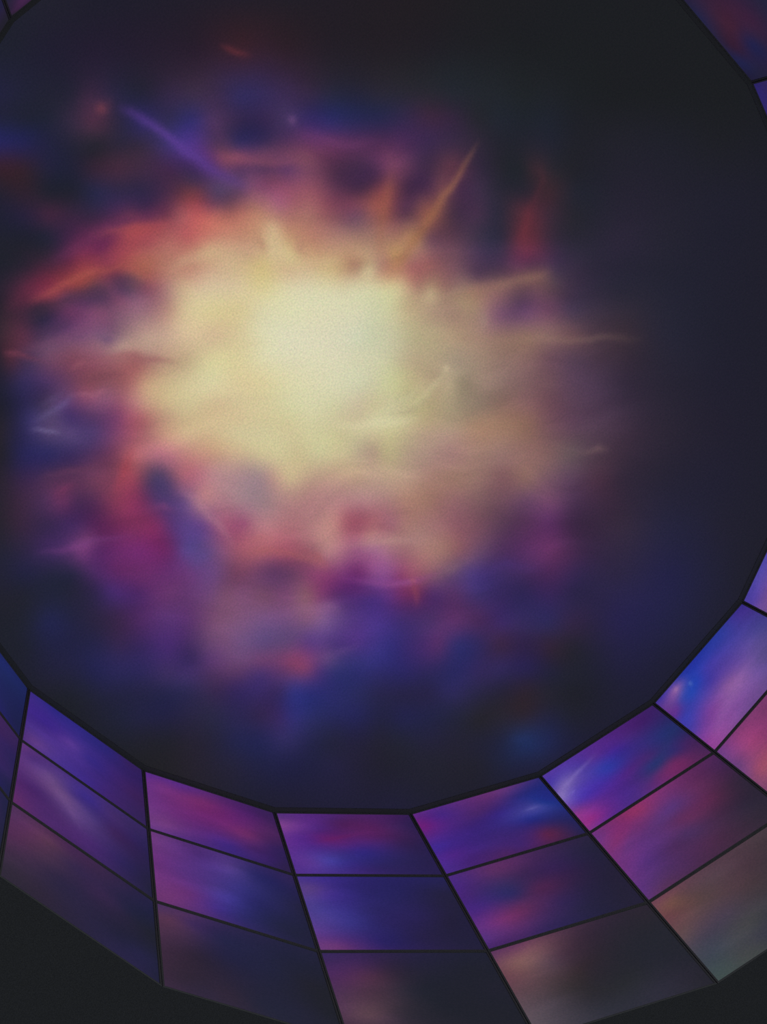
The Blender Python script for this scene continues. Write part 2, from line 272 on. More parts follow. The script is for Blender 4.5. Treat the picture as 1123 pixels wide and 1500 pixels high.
 (-1.307, -0.814, 72, 57, 79), (1.851, 1.974, 58, 42, 52), (1.730, 1.859, 92, 50, 72), (1.661, 1.792, 72, 49, 77), (1.599, 1.732, 83, 56, 89), (1.488, 1.625, 103, 66, 105),
 (1.365, 1.508, 119, 82, 111), (1.295, 1.441, 117, 84, 106), (1.232, 1.380, 141, 109, 113), (1.120, 1.272, 173, 140, 129), (0.996, 1.153, 187, 158, 137), (0.889, 1.051, 206, 182, 148),
 (0.747, 0.914, 205, 180, 146), (0.621, 0.793, 210, 194, 152), (0.495, 0.672, 218, 214, 176), (0.369, 0.551, 219, 216, 184), (0.242, 0.428, 219, 215, 184), (0.114, 0.306, 216, 212, 182),
 (-0.014, 0.183, 208, 210, 180), (-0.106, 0.094, 200, 202, 168), (-0.198, 0.005, 198, 194, 160), (-0.280, -0.073, 184, 176, 139), (-0.402, -0.191, 175, 160, 127), (-0.533, -0.316, 167, 142, 117),
 (-0.664, -0.442, 158, 128, 113), (-0.796, -0.569, 138, 107, 99), (-0.928, -0.696, 136, 105, 95), (-1.061, -0.824, 130, 99, 97), (-1.187, -0.945, 107, 77, 82), (1.908, 1.916, 58, 38, 50),
 (1.667, 1.683, 105, 74, 103), (1.545, 1.566, 122, 80, 104), (1.423, 1.449, 140, 99, 112), (1.300, 1.331, 167, 136, 129), (1.177, 1.212, 179, 150, 133), (1.969, 1.854, 46, 36, 48),
 (1.917, 1.804, 77, 43, 58), (1.842, 1.731, 68, 49, 77), (1.728, 1.621, 111, 70, 96), (1.606, 1.504, 122, 70, 88), (1.484, 1.386, 136, 82, 100), (1.362, 1.268, 153, 101, 103),
 (1.274, 1.183, 153, 95, 97), (1.203, 1.115, 166, 121, 113), (1.115, 1.029, 187, 154, 129), (1.009, 0.927, 195, 171, 137), (0.866, 0.789, 216, 206, 156), (0.741, 0.668, 216, 204, 156),
 (0.615, 0.547, 220, 214, 174), (0.488, 0.425, 219, 214, 180), (0.361, 0.302, 218, 214, 180), (0.234, 0.179, 216, 212, 180), (0.106, 0.055, 210, 207, 174), (0.014, -0.034, 206, 204, 170),
 (-0.079, -0.123, 198, 194, 158), (-0.160, -0.201, 183, 168, 137), (-0.282, -0.319, 171, 154, 125), (-0.413, -0.445, 155, 138, 119), (-0.544, -0.572, 151, 128, 111), (-0.676, -0.699, 138, 110, 101),
 (-0.808, -0.827, 130, 99, 95), (-0.941, -0.955, 105, 75, 86), (-1.067, -1.077, 87, 65, 82), (2.088, 1.733, 36, 34, 52), (1.968, 1.616, 53, 45, 86), (1.847, 1.499, 72, 50, 92),
 (1.725, 1.381, 99, 60, 88), (1.603, 1.263, 120, 70, 81), (1.481, 1.144, 137, 83, 89), (1.411, 1.076, 165, 109, 105), (1.351, 1.018, 187, 148, 121), (1.234, 0.905, 199, 176, 137),
 (1.128, 0.802, 207, 192, 150), (0.986, 0.664, 212, 204, 160), (0.860, 0.543, 212, 196, 152), (0.735, 0.421, 214, 202, 156), (0.608, 0.298, 216, 210, 168), (0.481, 0.175, 216, 211, 174),
 (0.354, 0.052, 214, 211, 176), (0.226, -0.073, 208, 208, 174), (0.134, -0.162, 204, 200, 164), (0.042, -0.251, 200, 200, 152), (-0.040, -0.330, 190, 180, 137), (-0.132, -0.420, 183, 164, 131),
 (-0.199, -0.485, 169, 150, 123), (-0.255, -0.539, 191, 172, 141), (-0.319, -0.600, 149, 134, 112), (-0.424, -0.702, 151, 128, 113), (-0.555, -0.830, 138, 111, 105), (-0.688, -0.958, 126, 95, 97),
 (-0.820, -1.087, 109, 79, 88), (-0.946, -1.209, 91, 67, 88), (1.700, 1.234, 136, 76, 98), (1.612, 1.149, 130, 82, 106), (2.207, 1.612, 32, 32, 46), (2.087, 1.494, 42, 38, 73),
 (1.966, 1.377, 62, 49, 79), (1.897, 1.309, 90, 66, 110), (1.834, 1.249, 88, 58, 103), (1.723, 1.140, 115, 70, 105), (1.600, 1.021, 136, 76, 100), (1.530, 0.953, 166, 105, 113),
 (1.471, 0.894, 182, 136, 121), (1.354, 0.781, 199, 172, 135), (1.248, 0.677, 207, 191, 148), (1.105, 0.539, 210, 188, 148), (0.980, 0.417, 212, 196, 154), (0.855, 0.295, 212, 200, 156),
 (0.728, 0.172, 212, 208, 164), (0.601, 0.048, 212, 208, 168), (0.474, -0.076, 204, 200, 160), (0.346, -0.201, 200, 186, 156), (0.254, -0.290, 198, 188, 148), (0.162, -0.380, 200, 192, 154),
 (0.081, -0.459, 184, 176, 135), (0.007, -0.531, 183, 172, 129), (-0.060, -0.596, 177, 160, 125), (-0.172, -0.705, 167, 150, 123), (-0.303, -0.833, 155, 132, 115), (-0.434, -0.961, 142, 109, 99),
 (-0.567, -1.090, 134, 97, 97), (-0.699, -1.219, 109, 75, 86), (-0.825, -1.341, 93, 67, 86), (2.093, 1.385, 61, 53, 102), (1.972, 1.267, 84, 66, 108), (1.913, 1.209, 68, 50, 104),
 (1.781, 1.080, 92, 60, 106), (1.659, 0.961, 132, 71, 111), (1.606, 0.909, 169, 90, 113), (1.529, 0.834, 181, 109, 113), (1.412, 0.720, 191, 152, 129), (1.340, 0.581, 199, 172, 135),
 (1.198, 0.442, 207, 184, 144), (1.073, 0.320, 207, 187, 146), (0.948, 0.197, 208, 196, 152), (0.821, 0.074, 208, 198, 152), (0.695, -0.050, 210, 204, 160), (0.567, -0.175, 200, 190, 152),
 (0.439, -0.300, 196, 184, 148), (0.347, -0.390, 204, 200, 160), (0.255, -0.480, 200, 196, 152), (0.174, -0.559, 192, 180, 141), (0.052, -0.678, 177, 156, 125), (-0.078, -0.806, 167, 144, 121),
 (-0.209, -0.934, 162, 128, 106), (-0.341, -1.062, 150, 116, 97), (-0.473, -1.191, 138, 103, 90), (-0.606, -1.321, 115, 81, 90), (-0.731, -1.444, 95, 67, 86), (2.333, 1.483, 40, 36, 46),
 (2.213, 1.365, 44, 40, 79), (2.092, 1.247, 84, 66, 108), (1.971, 1.129, 90, 70, 118), (1.850, 1.010, 84, 62, 112), (1.727, 0.890, 136, 74, 112), (1.640, 0.804, 169, 94, 109),
 (1.587, 0.753, 173, 109, 113), (1.481, 0.649, 199, 156, 129), (1.375, 0.545, 204, 180, 141), (1.233, 0.406, 205, 184, 144), (1.108, 0.284, 208, 196, 154), (0.982, 0.161, 208, 198, 156),
 (0.856, 0.037, 208, 196, 154), (0.729, -0.087, 206, 200, 156), (0.602, -0.211, 204, 196, 152), (0.474, -0.337, 200, 192, 152), (0.382, -0.426, 198, 187, 148), (0.290, -0.516, 196, 188, 144),
 (2.446, 1.368, 36, 34, 44), (2.326, 1.250, 42, 39, 85), (2.206, 1.131, 47, 43, 94), (2.085, 1.012, 60, 46, 94), (1.963, 0.893, 87, 54, 95), (1.841, 0.773, 126, 66, 88),
 (1.788, 0.721, 165, 92, 101), (1.711, 0.645, 171, 104, 113), (1.595, 0.531, 178, 113, 125), (1.489, 0.427, 182, 129, 121), (1.346, 0.287, 191, 152, 125), (1.221, 0.164, 201, 176, 141),
 (1.096, 0.041, 204, 190, 148), (1.006, -0.048, 206, 196, 152), (0.897, -0.154, 200, 186, 144), (0.789, -0.261, 202, 196, 152), (0.709, -0.340, 200, 188, 146), (0.588, -0.458, 187, 170, 141),
 (0.496, -0.548, 179, 154, 133), (0.423, -0.621, 187, 174, 133), (0.323, -0.718, 175, 154, 129), (0.201, -0.839, 167, 138, 125), (0.071, -0.967, 158, 121, 117), (-0.060, -1.095, 150, 118, 107),
 (-0.191, -1.224, 146, 113, 107), (-0.323, -1.354, 136, 101, 97), (-0.456, -1.484, 122, 91, 91), (-0.582, -1.608, 99, 81, 86), (2.566, 1.246, 42, 36, 48), (2.447, 1.127, 56, 39, 73),
 (2.326, 1.008, 73, 47, 79), (2.205, 0.889, 83, 49, 79), (2.083, 0.769, 106, 58, 84), (1.961, 0.648, 127, 64, 85), (1.909, 0.596, 156, 69, 87), (1.832, 0.520, 114, 66, 88),
 (1.751, 0.440, 74, 61, 97), (1.691, 0.381, 111, 74, 103), (1.627, 0.318, 167, 100, 113), (1.574, 0.266, 173, 102, 121), (1.467, 0.161, 179, 133, 137), (1.343, 0.037, 167, 133, 136),
 (1.235, -0.069, 159, 133, 136), (1.163, -0.140, 187, 148, 137), (1.073, -0.229, 199, 176, 141), (0.964, -0.336, 191, 162, 137), (0.837, -0.461, 187, 156, 133), (0.710, -0.588, 183, 154, 129),
 (0.618, -0.678, 179, 150, 131), (0.526, -0.769, 179, 152, 129), (0.434, -0.860, 179, 148, 129), (0.323, -0.969, 162, 125, 113), (0.193, -1.098, 154, 119, 105), (0.062, -1.227, 150, 115, 107),
 (-0.069, -1.356, 126, 89, 93), (-0.201, -1.487, 130, 97, 91), (-0.334, -1.618, 111, 81, 92), (-0.459, -1.741, 91, 65, 88), (2.687, 1.123, 42, 36, 48), (2.567, 1.004, 60, 40, 64),
 (2.447, 0.885, 75, 46, 83), (2.378, 0.816, 98, 48, 85), (2.315, 0.754, 71, 42, 79), (2.204, 0.644, 83, 44, 79), (2.082, 0.523, 127, 55, 82), (2.012, 0.454, 129, 51, 88),
 (1.942, 0.384, 104, 48, 87), (1.872, 0.315, 80, 54, 102), (1.801, 0.245, 84, 60, 110), (1.731, 0.175, 115, 82, 127), (1.649, 0.094, 182, 125, 129), (1.589, 0.034, 174, 123, 133),
 (1.464, -0.090, 167, 133, 140), (1.339, -0.214, 159, 129, 136), (1.213, -0.339, 179, 133, 133), (1.086, -0.465, 172, 125, 125), (0.959, -0.591, 175, 129, 129), (0.831, -0.717, 166, 123, 125),
 (0.740, -0.808, 168, 125, 125), (0.648, -0.899, 166, 125, 121), (0.567, -0.979, 172, 129, 115), (0.445, -1.101, 158, 117, 105), (0.315, -1.229, 150, 105, 109), (0.184, -1.359, 130, 95, 99),
 (0.053, -1.489, 111, 77, 90), (-0.079, -1.620, 99, 67, 93), (-0.211, -1.751, 105, 66, 95), (-0.337, -1.876, 73, 49, 77), (2.808, 1.000, 40, 36, 46), (2.688, 0.880, 54, 38, 60),
 (2.568, 0.761, 54, 39, 73), (2.447, 0.640, 64, 40, 88), (2.326, 0.519, 85, 38, 85), (2.204, 0.398, 112, 45, 89), (2.099, 0.293, 123, 49, 90), (1.993, 0.188, 120, 47, 95),
 (1.923, 0.118, 84, 54, 112), (1.852, 0.048, 96, 62, 126), (1.764, -0.040, 106, 70, 130), (1.675, -0.129, 161, 92, 120), (1.586, -0.218, 153, 83, 116), (1.460, -0.342, 178, 121, 129),
 (1.335, -0.468, 174, 113, 121), (1.208, -0.594, 174, 123, 125), (1.081, -0.720, 178, 125, 121), (0.990, -0.811, 149, 81, 97), (0.906, -0.895, 145, 82, 96), (0.836, -0.964, 157, 98, 105),
 (0.770, -1.030, 152, 98, 113), (0.678, -1.122, 162, 117, 111), (0.567, -1.232, 158, 113, 113), (0.437, -1.362, 144, 94, 105), (0.307, -1.492, 122, 81, 96), (0.176, -1.622, 91, 61, 87),
 (0.044, -1.753, 87, 52, 87), (-0.088, -1.885, 93, 50, 99), (-0.214, -2.010, 64, 41, 71), (2.489, 0.527, 105, 58, 111), (2.437, 0.475, 120, 63, 115), (0.958, -1.002, 174, 125, 125),
 (0.829, -1.131, 166, 121, 121), (0.719, -1.241, 162, 121, 119), (2.929, 0.876, 36, 36, 50), (2.809, 0.757, 46, 38, 64), (2.689, 0.636, 62, 42, 88), (2.586, 0.533, 84, 50, 102),
 (2.517, 0.464, 120, 61, 119), (2.447, 0.394, 87, 43, 100), (2.325, 0.272, 110, 45, 107), (2.221, 0.167, 116, 45, 111), (2.080, 0.027, 104, 43, 99), (1.974, -0.079, 91, 72, 141),
 (1.886, -0.168, 96, 70, 126), (1.797, -0.257, 127, 80, 119), (1.708, -0.346, 157, 88, 107), (1.583, -0.471, 165, 94, 109), (1.457, -0.597, 157, 82, 105), (1.349, -0.705, 153, 94, 109),
 (1.240, -0.814, 178, 127, 129), (1.167, -0.887, 166, 109, 125), (1.076, -0.978, 148, 90, 122), (0.978, -1.077, 154, 102, 130), (0.812, -1.242, 154, 105, 113), (0.690, -1.364, 162, 119, 111),
 (0.609, -1.446, 154, 111, 107), (0.549, -1.505, 138, 91, 99), (0.430, -1.625, 107, 74, 103), (0.299, -1.756, 80, 50, 91), (0.167, -1.887, 87, 48, 95), (0.035, -2.020, 95, 48, 91),
 (-0.090, -2.145, 68, 41, 75), (3.051, 0.753, 35, 35, 52), (2.931, 0.632, 35, 35, 62), (2.811, 0.512, 38, 37, 62), (2.690, 0.390, 42, 38, 66), (2.569, 0.268, 74, 42, 94),
 (2.447, 0.146, 93, 41, 95), (2.343, 0.041, 106, 47, 105), (2.202, -0.100, 101, 49, 110), (2.097, -0.207, 105, 59, 118), (1.955, -0.349, 112, 74, 130), (1.848, -0.456, 114, 66, 96),
 (1.723, -0.582, 111, 66, 103), (1.652, -0.654, 95, 58, 97), (1.562, -0.744, 103, 62, 95), (1.453, -0.853, 130, 65, 104), (1.363, -0.944, 128, 61, 104), (1.272, -1.035, 110, 51, 107),
 (1.199, -1.109, 104, 45, 99), (1.108, -1.200, 136, 75, 127), (1.016, -1.293, 130, 73, 127), (0.954, -1.355, 130, 63, 104), (0.895, -1.415, 145, 80, 104), (0.814, -1.496, 132, 84, 100),
 (0.684, -1.627, 92, 66, 103), (0.591, -1.720, 77, 58, 117), (0.523, -1.788, 65, 48, 106), (0.422, -1.890, 60, 44, 94), (0.291, -2.022, 64, 42, 86), (0.159, -2.155, 74, 42, 87),
 (0.033, -2.281, 54, 39, 79), (3.155, 0.646, 34, 34, 46), (3.036, 0.526, 34, 35, 48), (2.916, 0.404, 34, 36, 56), (2.795, 0.283, 37, 36, 56), (2.674, 0.161, 48, 37, 73),
 (2.587, 0.073, 68, 42, 104), (2.465, -0.050, 74, 40, 98), (2.307, -0.209, 105, 55, 109), (2.202, -0.316, 103, 59, 114), (2.060, -0.459, 115, 74, 119), (1.989, -0.531, 122, 78, 106),
 (1.936, -0.585, 127, 80, 119), (1.811, -0.711, 119, 76, 104), (1.685, -0.837, 124, 74, 113), (1.595, -0.928, 134, 89, 104), (1.523, -1.001, 124, 63, 105), (1.425, -1.100, 87, 44, 98),
 (1.305, -1.221, 78, 42, 106), (1.214, -1.313, 74, 46, 113), (1.133, -1.395, 92, 50, 118), (1.049, -1.480, 106, 47, 95), (0.982, -1.547, 106, 47, 87), (0.912, -1.618, 80, 46, 102),
 (0.790, -1.741, 84, 50, 98), (0.659, -1.873, 65, 50, 107), (0.529, -2.005, 55, 41, 92), (0.397, -2.137, 48, 39, 85), (0.265, -2.271, 56, 39, 87), (0.140, -2.397, 44, 37, 72),
 (3.295, 0.504, 32, 34, 44), (3.176, 0.383, 33, 35, 50), (3.056, 0.261, 35, 37, 74), (2.935, 0.139, 36, 36, 64), (2.814, 0.016, 44, 37, 64), (2.693, -0.107, 58, 39, 73),
 (2.571, -0.231, 76, 42, 94), (2.448, -0.355, 84, 50, 108), (2.342, -0.463, 86, 49, 102), (2.201, -0.606, 115, 74, 107), (2.077, -0.732, 119, 80, 115), (1.952, -0.859, 111, 78, 123),
 (1.826, -0.986, 111, 76, 119), (1.700, -1.114, 127, 86, 121), (1.628, -1.187, 127, 90, 139), (1.537, -1.279, 94, 66, 126), (1.446, -1.372, 83, 56, 129), (1.337, -1.483, 75, 53, 134),
 (1.190, -1.632, 65, 46, 109), (1.061, -1.762, 74, 49, 102), (0.932, -1.894, 91, 50, 102), (0.801, -2.026, 74, 44, 90), (0.671, -2.159, 60, 42, 98), (0.539, -2.292, 53, 43, 90),
 (0.407, -2.426, 45, 41, 85), (0.282, -2.553, 50, 38, 68), (3.418, 0.379, 32, 34, 44), (3.298, 0.257, 32, 34, 48), (3.179, 0.135, 34, 35, 64), (3.058, 0.013, 35, 35, 66),
 (2.937, -0.111, 39, 37, 72), (2.816, -0.234, 52, 39, 77), (2.694, -0.359, 54, 39, 88), (2.571, -0.484, 68, 42, 104), (2.455, -0.602, 67, 44, 92), (2.342, -0.717, 99, 66, 105),
 (2.200, -0.862, 107, 76, 119), (2.075, -0.989, 92, 70, 118), (1.950, -1.117, 92, 66, 109), (1.824, -1.245, 84, 56, 118), (1.698, -1.374, 75, 52, 117), (1.570, -1.504, 77, 51, 125),
 (1.472, -1.604, 65, 52, 128), (1.388, -1.690, 52, 46, 117), (1.307, -1.772, 55, 42, 105), (1.186, -1.896, 76, 46, 106), (1.130, -1.952, 84, 48, 102), (1.045, -2.039, 51, 46, 105),
 (0.926, -2.161, 49, 41, 90), (0.795, -2.294, 58, 39, 68), (0.664, -2.428, 48, 36, 72), (0.532, -2.562, 50, 37, 56), (0.407, -2.690, 38, 36, 48), (2.537, -0.701, 52, 39, 85),
 (2.413, -0.828, 86, 54, 104), (2.289, -0.955, 99, 66, 107), (2.164, -1.082, 105, 62, 103), (2.057, -1.192, 111, 60, 101), (1.996, -1.254, 124, 62, 98), (1.931, -1.321, 118, 61, 105),
 (1.823, -1.431, 92, 66, 116), (1.659, -1.598, 55, 52, 117), (1.568, -1.691, 53, 50, 121), (3.316, -0.005, 34, 34, 56), (3.196, -0.129, 35, 35, 62), (3.075, -0.252, 36, 36, 76),
 (2.954, -0.377, 42, 39, 83), (2.832, -0.501, 44, 39, 85), (2.709, -0.627, 59, 45, 92), (2.593, -0.746, 64, 46, 98), (2.463, -0.879, 76, 50, 91), (2.338, -1.007, 85, 54, 93),
 (2.214, -1.134, 72, 50, 104), (2.089, -1.263, 91, 54, 99), (1.991, -1.362, 116, 60, 98), (1.909, -1.447, 74, 50, 110), (1.836, -1.521, 52, 50, 107), (1.709, -1.651, 47, 46, 109),
 (1.600, -1.763, 47, 44, 103), (1.453, -1.913, 43, 39, 94), (1.325, -2.045, 44, 39, 85), (1.195, -2.178, 42, 41, 94), (1.065, -2.311, 51, 41, 90), (0.935, -2.445, 49, 41, 87),
 (0.803, -2.579, 42, 36, 79), (0.671, -2.714, 36, 35, 58), (0.547, -2.842, 34, 35, 48), (3.425, -0.117, 32, 33, 44), (3.305, -0.241, 32, 34, 46), (3.185, -0.365, 34, 35, 56),
 (3.063, -0.490, 35, 35, 62), (2.941, -0.615, 37, 36, 66), (2.819, -0.741, 38, 37, 72), (2.703, -0.860, 46, 41, 79), (2.573, -0.995, 56, 41, 77), (2.449, -1.122, 52, 39, 88),
 (2.324, -1.250, 54, 41, 94), (2.224, -1.353, 54, 41, 90), (2.156, -1.423, 50, 50, 120), (2.073, -1.508, 46, 46, 113), (1.947, -1.638, 43, 43, 100), (1.820, -1.769, 42, 43, 90),
 (1.711, -1.881, 40, 38, 75), (1.564, -2.032, 39, 36, 68), (1.435, -2.164, 40, 36, 70), (1.306, -2.297, 45, 41, 87), (1.176, -2.431, 42, 39, 70), (1.046, -2.565, 39, 36, 56),
 (0.915, -2.700, 44, 36, 50), (0.783, -2.836, 37, 36, 48), (0.658, -2.964, 32, 33, 42), (3.309, -0.493, 32, 33, 46), (3.188, -0.618, 33, 35, 56), (3.066, -0.744, 35, 35, 64),
 (2.944, -0.870, 35, 34, 66), (2.828, -0.990, 40, 37, 66), (2.697, -1.125, 42, 40, 68), (2.573, -1.253, 44, 39, 79), (2.449, -1.382, 50, 39, 77), (2.342, -1.492, 55, 41, 94),
 (2.252, -1.585, 47, 46, 109), (2.180, -1.659, 43, 45, 98), (2.072, -1.771, 40, 41, 89), (1.945, -1.902, 38, 38, 85), (1.836, -2.015, 36, 36, 67), (1.690, -2.166, 36, 36, 74),
 (1.561, -2.299, 35, 36, 68), (1.432, -2.433, 36, 37, 60), (1.302, -2.567, 37, 36, 44), (1.171, -2.702, 40, 37, 48), (1.040, -2.837, 44, 37, 48), (0.909, -2.973, 36, 36, 58),
 (0.784, -3.102, 33, 34, 47), (3.191, -0.873, 34, 34, 46), (3.068, -1.000, 34, 34, 46), (2.953, -1.120, 38, 35, 50), (2.822, -1.255, 37, 36, 58), (2.699, -1.384, 36, 37, 74),
 (2.574, -1.513, 36, 37, 79), (2.449, -1.643, 47, 43, 90), (2.324, -1.773, 38, 38, 75), (2.197, -1.904, 36, 36, 60), (2.071, -2.036, 36, 34, 60), (1.962, -2.149, 36, 35, 52),
 (1.815, -2.301, 35, 36, 54), (1.687, -2.434, 36, 35, 58), (1.558, -2.568, 36, 35, 52), (1.428, -2.703, 35, 35, 52), (1.298, -2.839, 34, 37, 62), (1.167, -2.975, 35, 49, 94),
 (1.035, -3.111, 34, 40, 79), (0.911, -3.241, 32, 33, 58), (3.071, -1.258, 38, 35, 46), (2.824, -1.516, 37, 36, 60), (2.575, -1.776, 34, 34, 68), (2.449, -1.906, 34, 34, 64),
 (2.323, -2.038, 37, 35, 63), (2.069, -2.303, 34, 33, 47), (1.813, -2.570, 35, 35, 48), (1.555, -2.840, 34, 34, 46), (1.293, -3.112, 33, 36, 64), (1.162, -3.249, 34, 34, 56)]
